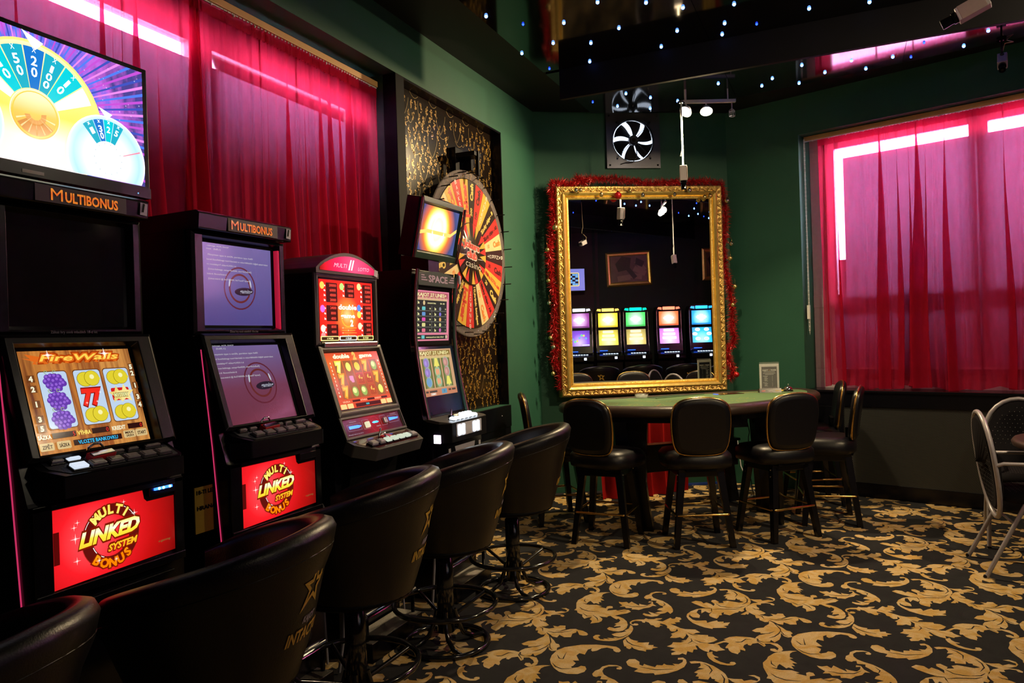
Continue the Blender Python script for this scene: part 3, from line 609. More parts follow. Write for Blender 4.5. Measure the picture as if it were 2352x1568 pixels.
def slot_a(cx_world, kind):
    """black cabinet with an upper and a slanted lower screen, button deck and red belly glass"""
    lab = {1: 'black slot machine with the FireWalls fruit screen, below the wide television',
           2: 'black slot machine with purple boot-text screens and a MULTIBONUS header, second from the left'}[kind]
    t = thing('slot_machine', lab, 'slot machine', (-2.0,cx_world,0), PI/2, 'slot machines along the left wall')
    g = G()
    prof = [(.0,.06),(-.005,.99),(.0,1.0),(.14,1.452),(.17,1.455),(.17,1.835),(.46,1.835),(.47,.06)]
    g.prism(prof, 'x', -.245, .255, M['black']); g.box((-.235,.02,0),(.245,.44,.06), M['blackmat']); g.build('cabinet', t, bevel=.004)
    g = G(); g.prism([(.105,1.838),(.10,1.895),(.115,1.905),(.46,1.90),(.46,1.838)], 'x', -.235, .25, M['black'])
    ho = g.build('header', t, bevel=.004)
    if kind: 
        g = G(); C = Cv(g, (0,.1005,0), R_, (0,0,1)); mo = ramp_em('multibonus_lettering', 'Z', [(1.845,(.95,.30,.03)),(1.868,(.85,.14,.02)),(1.895,(1,.45,.05))], .8)
        C.up(3); C.rect(-.10 if kind == 2 else -.13, 1.843, .165, 1.892, mat('dark_sign_card', (.03,.015,.03), .5)); C.up(2); C.text('M', -.066, 1.850, .037, mo, w=.036, bold=.0); C.text('ULTIBONUS', .047, 1.851, .030, mo, w=.175, bold=.03)
        g.build('sign', t)['label'] = 'orange MULTIBONUS sign'
        g = G(); g.cbox((.228,.097,1.868), (.026,.002,.040), M['paper'], Ry(.08)); g.cbox((.226,.0955,1.872), (.006,.002,.028), M['blackmat'], Ry(.2)); g.build('sticker', t)
    # upper screen
    CU = Cv(None, (0,.165,0), R_, (0,0,1))
    g = G(); frame_ring(g, CU, -.238, 1.455, .248, 1.833, (.058,.03,.045,.025), .03, M['black']); g.build('upper_bezel', t, bevel=.003)
    if kind == 2: g = G(); g.box((.205,.138,1.47),(.222,.160,1.80), mat('red_lit_bezel_edge', (.5,.01,.03), .25, em=(1,.02,.08), es=.35)); g.build('reflector_edge', t)['label'] = 'red glowing bezel edge'
    g = G(); C = Cv(g, (0,.163,0), R_, (0,0,1))
    if kind == 1:
        C.rect(-.19, 1.48, .205, 1.81, mat('dark_unlit_screen', (.012,.008,.012), .08, spec=.6))
        g.build('upper_screen', t)['label'] = 'dark switched-off screen'
    else:
        C.rect(-.178, 1.484, .203, 1.81, M['blackmat']); C.up(); C.rect(-.17, 1.49, .19, 1.80, purple); boot(C, -.15, 1.775, 1.0)
        g.build('upper_screen', t)
    g = G(); C = Cv(g, (0,.169,0), R_, (0,0,1)); C.up(4)
    C = Cv(g, (0,.133,0), R_, (0,0,1)); C.text('Zákaz hry osob mladších 18-ti let', 0, 1.462, .008, mat('faint_print', (.12,.11,.16), .5), w=.15); g.build('notice', t)
    # lower slanted screen
    U = V((0,.108,.347)).normalized(); O = V((0,.030,1.105))
    C0 = Cv(None, O, R_, U)
    g = G(); frame_ring(g, C0, -.238, -.005, .248, .362, (.044,.02,.07,.04), .034, M['black']); g.build('lower_bezel', t, bevel=.003)
    g = G(); C = Cv(g, O+C0.N*.006, R_, U); C.rect(-.20, .008, .19, .330, M['blackmat']); C.up()
    if kind == 1: firewalls(C, -.185, .015, .168, .318)
    else:
        C.rect(-.18, .015, .165, .318, purple); boot(C, -.185, .305, 1.0, True)
    g.build('lower_screen', t)
    # deck
    g = G(); g.prism([(-.226,.055),(.236,.055),(.236,-.03),(.222,-.055),(-.175,-.055),(-.226,.0)], 'z', 1.005, 1.062, M['black'])
    ang = math.atan2(.045, .10)
    D = Matrix.Translation((0,-.052,1.066)) @ Matrix.Rotation(ang,4,'X')
    gd = G(D); gd.prism([(-.215,.105),(.228,.105),(.225,.012),(.215,0),(-.17,0),(-.215,.05)], 'z', -.03, .0, M['black']); gd.prism([(-.19,.098),(.21,.098),(.21,.01),(-.15,.008),(-.19,.045)], 'z', 0, .002, M['deck'])
    g.v += gd.v; n0 = len(g.v)-len(gd.v)
    for f, mi_, s_ in zip(gd.f, gd.m, gd.sm): g.f.append([i+n0 for i in f]); g.m.append(g.mi(gd.mats[mi_])); g.sm.append(s_)
    g.build('button_deck', t, bevel=.003)
    cap = M['cap']; lit = em((.75,.85,1), .9)
    for k in range(6): button(t, None, D, -.115+k*.056, .028, .044, .026, cap, lit if (kind == 1 and k == 0) else None)
    for k, x in enumerate((-.155,-.105,.035,.085,.155)): button(t, None, D, x, .072, .036 if k < 4 else .056, .020, cap, lit if (kind == 1 and k == 1) else None)
    g = G(D); g.tube([(-.062,.075,.0),(-.06,.078,.03),(-.045,.08,.04),(-.025,.08,.04),(-.012,.078,.028),(-.01,.075,0)], .004, M['chrome'], 8); g.cbox((-.03,.055,.012), (.075,.03,.02), M['red'], Ry(-.06)); g.cbox((-.03,.052,.024), (.07,.02,.004), M['chrome'], Ry(-.06)); g.build('coin_slot_lever', t, bevel=.002)['label'] = 'chrome and red coin slot lever'
    # belly
    rp = redpanel('red_belly_glass_%d' % kind, -.07, .87)
    g = G(); C = Cv(g, (0,-.012,0), R_, (0,0,1)); zt = .972
    C.poly([(-.185,.752),(.215,.762),(.215,.935),(.115,.935),(.105,.945),(.10,.972),(-.185,.972)], rp); C.poly([(.115,.935),(.215,.935),(.215,.94),(.118,.94)], M['black'])
    C.up(); C.rect(-.185,.82,-.168,.91, em((.12,.002,.002), .8)); linked(C, -.01, .862, 1.0, rp); C.up(); C.text('e-gaming', .17, .80, .007, em((.9,.4,.1),.25), w=.045, shear=.2)
    g.build('belly_glass', t)['label'] = 'lit red MULTI LINKED SYSTEM BONUS glass'
    g = G(); g.box((-.24,-.016,.745),(-.187,-.004,.99), M['black']); g.box((.217,-.016,.745),(.25,-.004,.99), M['black']); g.box((-.24,-.016,.974),(.25,-.004,.99), M['black']); g.box((-.24,-.02,.725),(.25,-.004,.75), M['black']); g.box((.12,-.02,.948),(.217,-.008,.975), M['black']); g.build('belly_frame', t, bevel=.002)
    if kind == 1:
        g = G(); g.box((.135,-.026,.965),(.20,-.018,.972), em((.02,.10,1), 6.)); 
        for q in (.15,.166,.19): g.sphere((q,-.026,.969), .0045, em((.1,.6,1), 10.), 8, 5)
        g.build('blue_led_strip', t)
    g = G(); g.box((-.2,-.014,.30),(.21,-.004,.70), M['black']); g.cyl((.16,-.02,.55),(.16,-.004,.55), .011, M['chrome'], 12); g.build('lower_door', t, bevel=.003)
    if kind == 1: pass
    g = G()
    for a, z in ((.445,1.38),(.20,1.0),(.12,.7)): pass
    g.tube([(-.247,.10,1.40),(-.2475,.06,1.05),(-.2475,.03,.70)], .0022, mat('red_side_light_%d' % kind, (.4,.01,.05), .3, em=(1,.05,.2), es=.55), 5); g.build('side_light_line', t)
    return t
M['deck'] = mat('patterned_grey_deck', (.05,.055,.075), .38, scale=300, bump=.3)
M['cap'] = mat('smoked_button_cap', (.20,.19,.21), .2, spec=.6, scale=90, var=.3)
def boot(C, x, y, sc, lower=False):
    wt = em((.85,.85,.9), .55); C.up()
    dk = em((.35,.05,.05), .35); cx, cy = (0.015, y-.14)
    C.ring(cx, cy, .078, .084, em((.25,.03,.06), .4), 30); C.ring(cx, cy, .05, .058, dk, 30); C.up(); C.ell(cx+.02, cy-.012, .05, .016, em((.04,.02,.05),.4), 18, .05); C.up(); C.text('gaming', cx+.03, cy-.018, .016, em((.6,.62,.75),.5), w=.07, shear=.3, bold=.03)
    for s_ in (-1,1): C.ell(cx+s_*.055, cy+.02, .004, .016, em((.8,.85,1),.6), 10, s_*.2)
    L_ = ['root   (hd0,1)','  Filesystem type is ext2fs, partition type 0x83','kernel /boot/bzImage root=/dev/sda2 ro video=800x600-16@60 splash=silent','ro rootdelay=7 video=LVDS-1:d','   [Linux-bzImage, setup=0x4200, size=0x2cfbe0]','initrd /boot/initrd','   [Linux-initrd @ 0x37d5000, 0x71aed7 bytes]']
    C.up(); hh = .0062
    for i, s_ in enumerate(L_):
        q = .335 if i == 2 else None
        C.text(s_.strip() if not lower else s_.strip()[3:], x+(.006 if s_[0] == ' ' else 0), y-.018*(i if i < 7 else 7)-(.004 if i else 0), hh, wt, w=(.320 if i == 2 else len(s_.strip())*.0050)*(1 if not lower else .95), al='l', bold=.012)
    C.text('- bzImage. ACPI. DHCP', x+.0, y+.012, .005, wt, w=.11, al='l', bold=.01)
def fruit(C, kind, cx, cy, s):
    if kind == 'grapes':
        a, b = em((.13,.035,.42),.95), em((.30,.12,.70),.95)
        for (i, j) in [(-2,0),(-1,.3),(0,0),(1,.3),(2,0),(-1.5,.9),(-.5,1.1),(.5,1.1),(1.5,.9),(-1.5,-.9),(-.5,-1.0),(.6,-.9),(1.6,-.8),(2.4,-.6),(-.9,-1.7),(.1,-1.8),(1.1,-1.6)]:
            C.ell(cx+i*.19*s, cy+j*.22*s, .15*s, .15*s, a, 12)
        C.up()
        for (i, j) in [(-2,0),(-1,.3),(0,0),(1,.3),(2,0),(-1.5,.9),(-.5,1.1),(.5,1.1),(1.5,.9),(-1.5,-.9),(-.5,-1.0),(.6,-.9),(1.6,-.8),(2.4,-.6),(-.9,-1.7),(.1,-1.8),(1.1,-1.6)]:
            C.ell(cx+(i*.19-.04)*s, cy+(j*.22+.04)*s, .07*s, .07*s, b, 8)
        C.ring(cx-.3*s, cy+.45*s, .06*s, .09*s, em((.35,.5,.15),.9), 8, 0, 5); C.ring(cx+.1*s, cy+.45*s, .06*s, .09*s, em((.35,.5,.15),.9), 8, 0, 5)
    elif kind == 'lemons':
        d, y, l = em((.30,.22,0),.9), em((.80,.66,.03),.95), em((.95,.9,.45),1.)
        C.ell(cx-.16*s, cy, .42*s, .38*s, d, 18); C.up(); C.ell(cx-.16*s, cy, .40*s, .36*s, y, 18); C.up(); C.ell(cx+.2*s, cy+.03*s, .40*s, .40*s, d, 18); C.up(); C.ell(cx+.2*s, cy+.03*s, .38*s, .38*s, y, 18); C.ell(cx+.56*s, cy+.0*s, .07*s, .08*s, y, 8); C.up(); C.ell(cx+.2*s, cy+.1*s, .12*s, .12*s, l, 12)
    elif kind == '77':
        r, d = em((.9,.02,.01),1.), em((.3,0,0),.8)
        C.text('77', cx, cy-.38*s, .82*s, d, w=1.15*s, bold=.10, shear=.1); C.up(); C.text('77', cx, cy-.36*s, .78*s, r, w=1.08*s, bold=.06, shear=.1)
        C.up(); [C.spark(cx+a*s, cy+b*s, .09*s, em((1,.9,.9),1.2)) for a, b in ((-.35,-.28),(.2,-.25),(.45,.2))]
    elif kind == 'mystery':
        C.rect(cx-.5*s, cy-.3*s, cx+.5*s, cy+.36*s, em((.7,.01,.01),.95), .08*s); C.up(); C.star(cx-.2*s, cy, .48*s, em((.85,.66,.2),1.)); C.up(); C.star(cx+.24*s, cy+.02*s, .52*s, em((.95,.78,.3),1.)); C.up(); C.text('MYSTERY', cx, cy-.13*s, .22*s, em((.25,.12,0),.9), w=.86*s, bold=.08); C.up(); C.text('MYSTERY', cx, cy-.12*s, .20*s, em((.8,.85,.4),1.), w=.82*s, bold=.03)
def firewalls(C, a, b, c, d):
    W_, H_ = c-a, d-b; X = lambda u: a+W_*u; Y = lambda v: b+H_*v
    C.rect(a, b, c, d, GR['wood'])
    or1, or2 = em((.75,.14,.01),1.), em((1,.62,.08),1.1); cr_ = em((.9,.85,.6),1.); dk = em((.05,.005,.005),.5)
    C.up(); C.text('FireWalls', X(.52), Y(.885), H_*.085, em((.45,.04,0),.9), w=W_*.76, shear=.25, bold=.16); C.up(); C.text('FireWalls', X(.52), Y(.888), H_*.08, or1, w=W_*.74, shear=.25, bold=.08); C.up(); C.text('FireWalls', X(.52), Y(.895), H_*.066, or2, w=W_*.72, shear=.25, bold=.02)
    for k in range(9):
        u = .10+k*.09; C.poly([(X(u),Y(.87)),(X(u+.04),Y(.865)),(X(u+.02),Y(.90))], or1)
    C.poly([(X(.14),Y(.885)),(X(.02),Y(.93)),(X(.09),Y(.92)),(X(.05),Y(.97)),(X(.17),Y(.94))], or1)
    C.up(); C.spark(X(.24), Y(.955), .016, em((.8,.9,1),1.5)); C.spark(X(.75), Y(.955), .018, em((.8,.9,1),1.5))
    rb = em((.52,.66,.85),1.0); bo = em((.2,.06,.01),.8)
    sym = (('grapes','grapes','grapes'),('lemons','77','lemons'),('lemons','mystery','lemons'))
    for k, u0 in enumerate((.115,.415,.69)):
        C.l = 8; C.rect(X(u0-.006), Y(.222), X(u0+.246), Y(.795), bo, .01); C.up(); C.rect(X(u0), Y(.23), X(u0+.24), Y(.785), rb, .009); C.up()
        for j in range(3):
            l0 = C.l; fruit(C, sym[k][j], X(u0+.12), Y(.69-j*.185), W_*.175); C.l = l0
    C.l = 9
    for s_, v in (('4',.70),('2',.60),('1',.455),('3',.31),('5',.22)): C.rect(X(.02), Y(v-.01), X(.085), Y(v+.06), em((.22,.06,.01),.7)); C.up(); C.text(s_, X(.052), Y(v), H_*.05, cr_, bold=.06); C.l = 9
    for s_, v in (('5',.77),('2',.70),('1',.565),('3',.44),('4',.355)): C.rect(X(.95), Y(v-.01), X(1.0), Y(v+.06), em((.22,.06,.01),.7)); C.up(); C.text(s_, X(.972), Y(v), H_*.05, cr_, bold=.06); C.l = 9
    for u0, u1, v in ((.12,.32,.135),(.46,.62,.135),(.80,.95,.135),(.28,.72,.045)): C.rect(X(u0), Y(v), X(u1), Y(v+.055), dk)
    C.up(); yl = em((.95,.75,.15),1.)
    C.text('SÁZKA', X(.055), Y(.142), H_*.038, cr_, w=W_*.11, bold=.04); C.text('VÝHRA', X(.39), Y(.142), H_*.04, yl, w=W_*.12, bold=.04); C.text('KREDIT', X(.71), Y(.142), H_*.04, cr_, w=W_*.13, bold=.04)
    for s_, u in (('5',.30),('0',.60),('0',.93)): C.text(s_, X(u), Y(.142), H_*.042, em((.9,.03,.02),1.), bold=.0)
    C.text('VLOZTE BANKOVKU', X(.50), Y(.055), H_*.036, em((.02,.55,.95),1.), w=W_*.36, bold=.02)
    for s_, u, v in (('ZPĚT',.06,.03),('SÁZKA',.20,.03),('MAX.\nSÁZKA',.80,.045),('START',.92,.045)):
        C.l = 10; C.rect(X(u-.06), Y(v), X(u+.055), Y(v+.075), em((.75,.55,.25),.9), .004); C.up()
        C.text(s_.split('\n')[0], X(u), Y(v+.02 if '\n' not in s_ else v+.042), H_*(.034 if '\n' not in s_ else .024), dk, w=W_*.085, bold=.03)
        if '\n' in s_: C.text('SÁZKA', X(u), Y(v+.012), H_*.022, dk, w=W_*.075, bold=.03)
slot_a(1.508, 1); slot_a(2.205, 2)
# ------------------------------------------------------------ third machine: graphite fronted
redfull = ramp_em('double_game_backdrop', 'X', [(0,(1,.75,.3)),(.18,(1,.32,.05)),(.45,(.95,.04,.02)),(1,(.75,.015,.01))], 1.25, radial=((.0,.16,1.54),.22))
redlow = ramp_em('double_game_reels_backdrop', 'Z', [(1.08,(.75,.05,.02)),(1.2,(.5,.10,.02)),(1.32,(.85,.16,.03)),(1.40,(.7,.02,.03))], 1.1)
t = thing('slot_machine', 'grey-fronted slot machine with an arched red MULTI LOTTO top and two red screens', 'slot machine', (-2.0,2.89,0), PI/2, 'slot machines along the left wall')
g = G(); g.prism([(.07,.06),(.07,.90),(.03,.93),(.01,.985),(.045,1.09),(.155,1.40),(.155,1.72),(.44,1.72),(.44,.06)], 'x', -.238, .242, M['black']); g.box((-.22,.08,0),(.225,.42,.06), M['blackmat']); g.build('cabinet', t, bevel=.004)
arc_ = [(-.24,1.728)]+[(-.24+.485*k/14, 1.752+.082*math.sin(PI*k/14)**.8) for k in range(15)]+[(.245,1.728)]
g = G(); g.prism(arc_, 'y', .135, .42, M['grey']); g.build('arched_top', t, bevel=.004)
g = G(); C = Cv(g, (0,.1345,0), R_, (0,0,1)); C.up(2)
pk = ramp_em('pink_red_arch_glow', 'X', [(0,(1,.10,.22)),(.5,(1,.02,.10)),(.85,(.7,.01,.02)),(1,(.25,.01,.0))], 1.3, radial=((.05,.13,1.77),.27))
C.poly([(-.215,1.742),(.225,1.742)]+[(.225-.44*k/12, 1.756+.062*math.sin(PI*k/12)**.8) for k in range(13)], pk); C.up()
wp = em((1,.5,.62), 1.4); C.text('MULTI', -.065, 1.762, .020, wp, w=.10, shear=.3, bold=.0); C.text('LOTTO', .115, 1.756, .018, wp, w=.09, shear=.3, bold=.0); C.text('II', .018, 1.755, .05, em((1,.75,.85),1.5), w=.05, shear=.35, bold=.02)
g.build('lit_arch_sign', t)['label'] = 'glowing pink-red MULTI LOTTO sign'
g = G(); g.cbox((.215,.131,1.752), (.03,.002,.032), M['paper'], Ry(.2)); g.build('sticker', t)
CU = Cv(None, (0,.158,0), R_, (0,0,1)); g = G(); frame_ring(g, CU, -.24, 1.402, .245, 1.738, (.034,.012,.03,.032), .014, M['grey']); g.build('upper_bezel', t, bevel=.002)
g = G(); C = Cv(g, (0,.153,0), R_, (0,0,1))
x0, x1, z0, z1 = -.203, .208, 1.422, 1.703; w_, h_ = x1-x0, z1-z0; X = lambda u: x0+w_*u; Z = lambda v: z0+h_*v
C.rect(x0, z0, x1, z1, redfull); C.up(); dk = em((.10,.012,.01), .8); rd = em((1,.08,.05), 1.2); wt = em((1,.98,.9), 1.6)
for u0, u1, v0, v1, rows in ((.12,.32,.63,.95,('200000','60000','40000','20000')),(.12,.32,.32,.58,('24000','8000','4000')),(.12,.32,.02,.27,('8000','4000','1000')),(.46,.64,.72,.96,('32000','16000','8000')),(.80,.97,.64,.96,('80000','32000','16000','8000')),(.80,.97,.34,.60,('16000','8000','2000')),(.80,.97,.05,.30,('4000','2000','1000'))):
    C.l = 1; C.rect(X(u0), Z(v0), X(u1), Z(v1), dk, .004); C.up()
    for i, s_ in enumerate(rows): C.text(s_, X((u0+u1)/2+.02), Z(v1)-h_*(.062+(v1-v0)/len(rows)*i), h_*.045, rd, w=w_*.13*len(s_)/6, bold=.02); C.text('%dx' % (5-i), X(u0-.025), Z(v1)-h_*(.062+(v1-v0)/len(rows)*i), h_*.032, wt, bold=.04)
C.l = 4
for u, v, c in ((.05,.90,(1,.6,.1)),(.05,.52,(.7,.15,.8)),(.05,.20,(1,1,.7)),(.05,.08,(1,.3,.3)),(.40,.90,(.5,.9,.2)),(.73,.92,(1,.85,.3)),(.72,.55,(.1,.25,1)),(.72,.44,(1,.9,.1)),(.73,.24,(1,.8,.5))): C.ell(X(u), Z(v), .016, .017, em(c, 1.3), 14)
C.l = 3; C.ring(X(.5), Z(.40), .045, .05, em((1,.5,.05),1.3), 26); C.up(2)
C.text('double', X(.50), Z(.52), h_*.085, wt, w=w_*.34, bold=.03); C.text('game', X(.50), Z(.38), h_*.075, wt, w=w_*.27, bold=.03); C.text('2', X(.57), Z(.24), h_*.11, wt, bold=.05)
for i in range(5): C.rect(X(.38), Z(.205-i*.042), X(.66-(i%2)*.03), Z(.214-i*.042), em((1,.45,.05),1.2)); C.spark(X(.40+.1*(i%2)), Z(.21-i*.042), .006, wt)
for u0, u1, s_, c in ((.0,.325,'6 943,86',(1,.85,.3)),(.335,.66,'4 124,60',(1,1,.9)),(.67,.995,'52 470,80',(1,.9,.3))): C.l = 5; C.rect(X(u0), Z(-.002), X(u1), Z(-.002)+.022, em(c,1.2), .004); C.up(); C.rect(X(u0)+.006, Z(-.002)+.004, X(u1)-.006, Z(-.002)+.018, em((.08,.03,.01),.8), .004); C.up(); C.text(s_, X((u0+u1)/2), Z(-.002)+.007, .008, em(c,1.4), w=.045, bold=.02)
g.build('upper_screen', t)
g = G(); g.box((-.205,.128,1.388),(.212,.150,1.416), mat('brushed_silver_bar', (.75,.72,.66), .25, 1.)); g.build('silver_bar', t, bevel=.006)['label'] = 'brushed silver bar between the screens'
U = V((0,.105,.312)).normalized(); O = V((0,.043,1.082)); CL = Cv(None, O, R_, U)
g = G(); frame_ring(g, CL, -.24, -.006, .245, .330, (.034,.034,.034,.03), .014, M['grey']); g.build('lower_bezel', t, bevel=.002)
g = G(); C = Cv(g, O+CL.N*.002, R_, U); x0, x1, z0, z1 = -.203, .207, .03, .298; w_, h_ = x1-x0, z1-z0
C.rect(x0, z0, x1, z1, redlow); C.up(); cr_ = em((1,.95,.6),1.3)
C.text('double', X(.28), Z(.90), h_*.075, cr_, w=w_*.30, bold=.05); C.text('game', X(.74), Z(.90), h_*.07, cr_, w=w_*.26, bold=.05); C.text('2', X(.52), Z(.87), h_*.13, em((1,.5,.1),1.2), bold=.08)
grid_ = ('7LO7M','7GDD7','7MMDL'); bn_ = em((.38,.13,.03), 1.)
for i in range(5):
    C.l = 1; C.rect(X(.11+i*.165), Z(.17), X(.26+i*.165), Z(.85), bn_)
    for j in range(3):
        ch = grid_[j][i]; cx, cy = X(.185+i*.165), Z(.735-j*.225); C.l = 2
        if ch == '7': C.text('7', cx, cy-.019, .045, em((.95,.3,.02) if j+i else (1,.85,.1),1.25), bold=.14); C.up(); C.text('7', cx, cy-.017, .041, em((1,.55,.06) if (j+i) else (1,1,.3),1.2), bold=.06)
        elif ch == 'L': C.ell(cx, cy, .018, .022, em((.9,.95,.15),1.2), 16)
        elif ch == 'O': C.ell(cx, cy, .021, .021, em((.95,.6,.05),1.2), 16)
        elif ch == 'M': C.ell(cx, cy, .022, .024, em((.35,.55,.12),1.), 16); C.up(); C.ell(cx-.004, cy+.005, .014, .013, em((1,.85,.3),1.2), 14)
        elif ch == 'G': [C.ell(cx+a*.008, cy+b*.009, .008, .008, em((.85,.3,.5),1.1), 8) for a, b in ((-1,1),(0,1),(1,1),(-1,0),(0,0),(1,0),(0,-1),(1,-1))]
        elif ch == 'D': C.rect(cx-.027, cy-.028, cx+.027, cy+.028, em((.75,.10,.03),1.1)); C.up(); C.rect(cx-.024, cy-.025, cx+.024, cy+.025, em((.5,.08,.02),1.)); C.up(); C.text('d', cx-.008, cy+.0, .02, em((1,.6,.1),1.2), bold=.03); C.text('g', cx+.008, cy-.008, .02, em((1,.6,.1),1.2), bold=.03)
C.l = 2
for i in range(10): C.text(str((4,3,2,9,8,7,5,1,6,10)[i]), X(.05), Z(.80-i*.065), .009, cr_, bold=.05); C.text(str((10,5,9,1,6,3,7,2,8,4)[i]), X(.96), Z(.80-i*.065), .009, cr_, bold=.05)
for i in range(6): C.rect(X(.0), Z(.165-i*.014), X(1), Z(.169-i*.014), em((1,.12,.05),1.1))
C.up()
for u0, u1 in ((.24,.38),(.52,.66),(.80,.92)): C.rect(X(u0), Z(.105), X(u1), Z(.14), dk)
for s_, u in (('SÁZKA',.13),('VÝHRA',.45),('KREDIT',.73)): C.text(s_, X(u), Z(.108), .008, em((1,.5,.3),1.2), w=w_*.13)
C.rect(X(.28), Z(.01), X(.76), Z(.075), dk); C.up(); C.text('GOD', X(.5), Z(.03), .008, em((0,.9,.9),1.2))
for u in (.06,.18,.82,.94): C.rect(X(u-.055), Z(.0), X(u+.05), Z(.085), em((1,.65,.25),1.1), .004)
g.build('lower_screen', t)
# coin panel
Uc = V((0,.04,.095)).normalized(); O = V((0,.004,.986)); CC = Cv(None, O, R_, Uc)
g = G(); frame_ring(g, CC, -.242, -.008, .246, .098, (.018,.012,.018,.012), .01, M['grey']); g.build('coin_panel_frame', t, bevel=.002)
g = G(); C = Cv(g, O+CC.N*.001, R_, Uc); C.rect(-.226, .0, .23, .088, ramp_em('dark_red_coin_panel','X',[(0,(.5,.01,.01)),(.5,(.10,.004,.004)),(1,(.035,.002,.002))], .8, radial=((.0,.02,1.04),.22))); C.up()
ln = em((.6,.5,.5),.6); bl = em((.02,.12,1),5.)
def rrl(C, a, b, c, d): 
    for q in ((a,b,c,b+.0012),(a,d-.0012,c,d),(a,b,a+.0012,d),(c-.0012,b,c,d)): C.rect(*q, ln)
rrl(C, -.20,.03,-.10,.062); rrl(C, -.085,.028,-.035,.072); rrl(C, .06,.03,.105,.078); rrl(C, .125,.036,.205,.070)
C.text('Bankovka-Note', -.15, .07, .005, ln, w=.05); C.text('Card-NFC', .175, .075, .005, ln, w=.05); C.text('Minimální vklad do hry 20 Kč', -.155, .012, .005, ln, w=.11); C.text('e-gaming', .03, .03, .006, ln, w=.035)
C.ring(.01, .045, .035, .038, em((.7,.02,.03),.7), 24)
C.up(); C.poly([(-.19,.040),(-.12,.040),(-.095,.048),(-.12,.054),(-.19,.054)], bl); C.poly([(-.012,.052),(.0,.048),(.03,.048),(.042,.052),(.03,.057),(.0,.057)], em((.03,.35,1),4.)); C.poly([(.13,.046),(.20,.05),(.21,.057),(.17,.06),(.13,.062)], bl)
g.build('coin_panel', t)['label'] = 'dark red coin panel with blue lit slots'
Rc = Matrix((R_, -CC.N, Uc)).transposed()
for x, y, mm in ((-.058,.046,em((.9,.85,.55),.9)),(.085,.05,M['acry'])):
    g = G(); g.cbox(O+V((x,0,0))+Uc*y+CC.N*.008, (.026,.014,.028), mm, Rc); g.build('square_button', t, bevel=.003)
# deck
D = Matrix.Translation((0,-.115,.934)) @ Matrix.Rotation(math.atan2(.045,.115),4,'X')
g = G(D); g.prism([(-.243,.125),(.247,.125),(.247,.05),(.215,.0),(-.16,0),(-.243,.075)], 'z', -.055, .0, M['grey']); g.prism([(-.215,.113),(.222,.113),(.222,.06),(.20,.014),(-.14,.014),(-.215,.075)], 'z', 0, .0015, mat('dark_red_deck_inlay', (.06,.008,.006), .2, coat=.5)); g.build('button_deck', t, bevel=.004)
g = G(); g.prism([(.01,.90),(.07,.90),(.07,.60)], 'x', -.18, .19, M['blackmat']); g.build('deck_bracket', t)
li = em((.8,.9,.7), .75); un = em((.01,.05,.6), 2.)
for k, x in enumerate((-.15,-.09,-.035,.02,.073,.125,.178)):
    q = M['acry'] if k in (0,1,6) else None
    b_ = button(t, None, D, x, .045, .046 if k in (0,6) else .038, .028, M['acry'], None if q else li, h=.016)
    if not q: g = G(D); g.cbox((x,.045,.006), (.040,.030,.005), un); g.build('blue_button_skirt', b_)
g = G(D); g.cyl((-.045,.088,0),(-.045,.092,.045), .004, M['chrome'], 8); g.sphere((-.045,.093,.047), .0055, M['chrome'], 8, 6)
g.tube([(-.03,.088,.004),(-.02,.09,.02),(.0,.09,.022),(.012,.088,.008)], .0045, M['chrome'], 8); g.cbox((0,.078,.008), (.07,.022,.012), M['red']); g.cbox((-.012,.07,.016), (.03,.012,.006), M['chrome'], Ry(.3)); g.build('coin_slot_lever', t, bevel=.001)['label'] = 'chrome lever and red coin slot'
g = G(); g.box((-.18,.05,.25),(.19,.072,.60), M['black']); g.cyl((.13,.04,.42),(.13,.07,.42), .01, M['chrome'], 10); g.build('lower_door', t, bevel=.003)
# ------------------------------------------------------------ fourth machine: slim, curved rails, tilted topper
t = thing('slot_machine', 'slim slot machine with a SPACE header, rosy side rails and brightly lit white buttons', 'slot machine', (-2.0,3.665,0), PI/2, 'slot machines along the left wall')
cur = [(.055,.985),(.075,1.08),(.098,1.20),(.115,1.32),(.123,1.42),(.122,1.55),(.112,1.68),(.095,1.80)]
g = G(); g.prism([(.03,.05),(.03,.96)]+[(y+.025,z) for y, z in cur]+[(.42,1.80),(.42,.05)], 'x', -.235, .235, M['black']); g.box((-.2,.06,0),(.2,.4,.05), M['blackmat']); g.build('cabinet', t, bevel=.003)
for s_ in (-1,1):
    g = G(); g.tube([(s_*.228,y-.004,z) for y, z in cur], .0075, M['pinkrail'], 8); g.build('side_rail', t)['label'] = 'rosy chrome side rail'
    g = G(); g.tube([(s_*.214,y-.001,z) for y, z in cur], .009, M['greenmetal'], 8); g.build('inner_rail', t)
g = G(); g.box((.222,.075,1.74),(.234,.085,1.79), M['paper']); g.build('sticker', t)
g = G(); C = Cv(g, (0,.098,0), R_, V((0,-.05,.5)))
g.prism([(-.213,1.715),(.213,1.715)]+[(.213-.426*k/10, 1.775+.022*math.sin(PI*k/10)) for k in range(11)], 'y', .094, .13, M['greenmetal']); hd = g.build('header', t, bevel=.003)
g = G(); C = Cv(g, (0,.0935,0), R_, (0,0,1)); sp = mat('pale_violet_lettering', (.42,.36,.46), .35); C.up(); C.text('SPACE', 0, 1.737, .038, sp, w=.215, bold=.035)
for s_ in (-1,1):
    for k in range(3): C.rect(s_*(.12+.015*k) if s_ > 0 else -.185+.012*(2-k)*0-.0, 1.742+k*.013, .185-.0*k if s_ > 0 else -.12-.015*k, 1.748+k*.013, sp)
g.build('lettering', hd)['label'] = 'pale SPACE lettering'
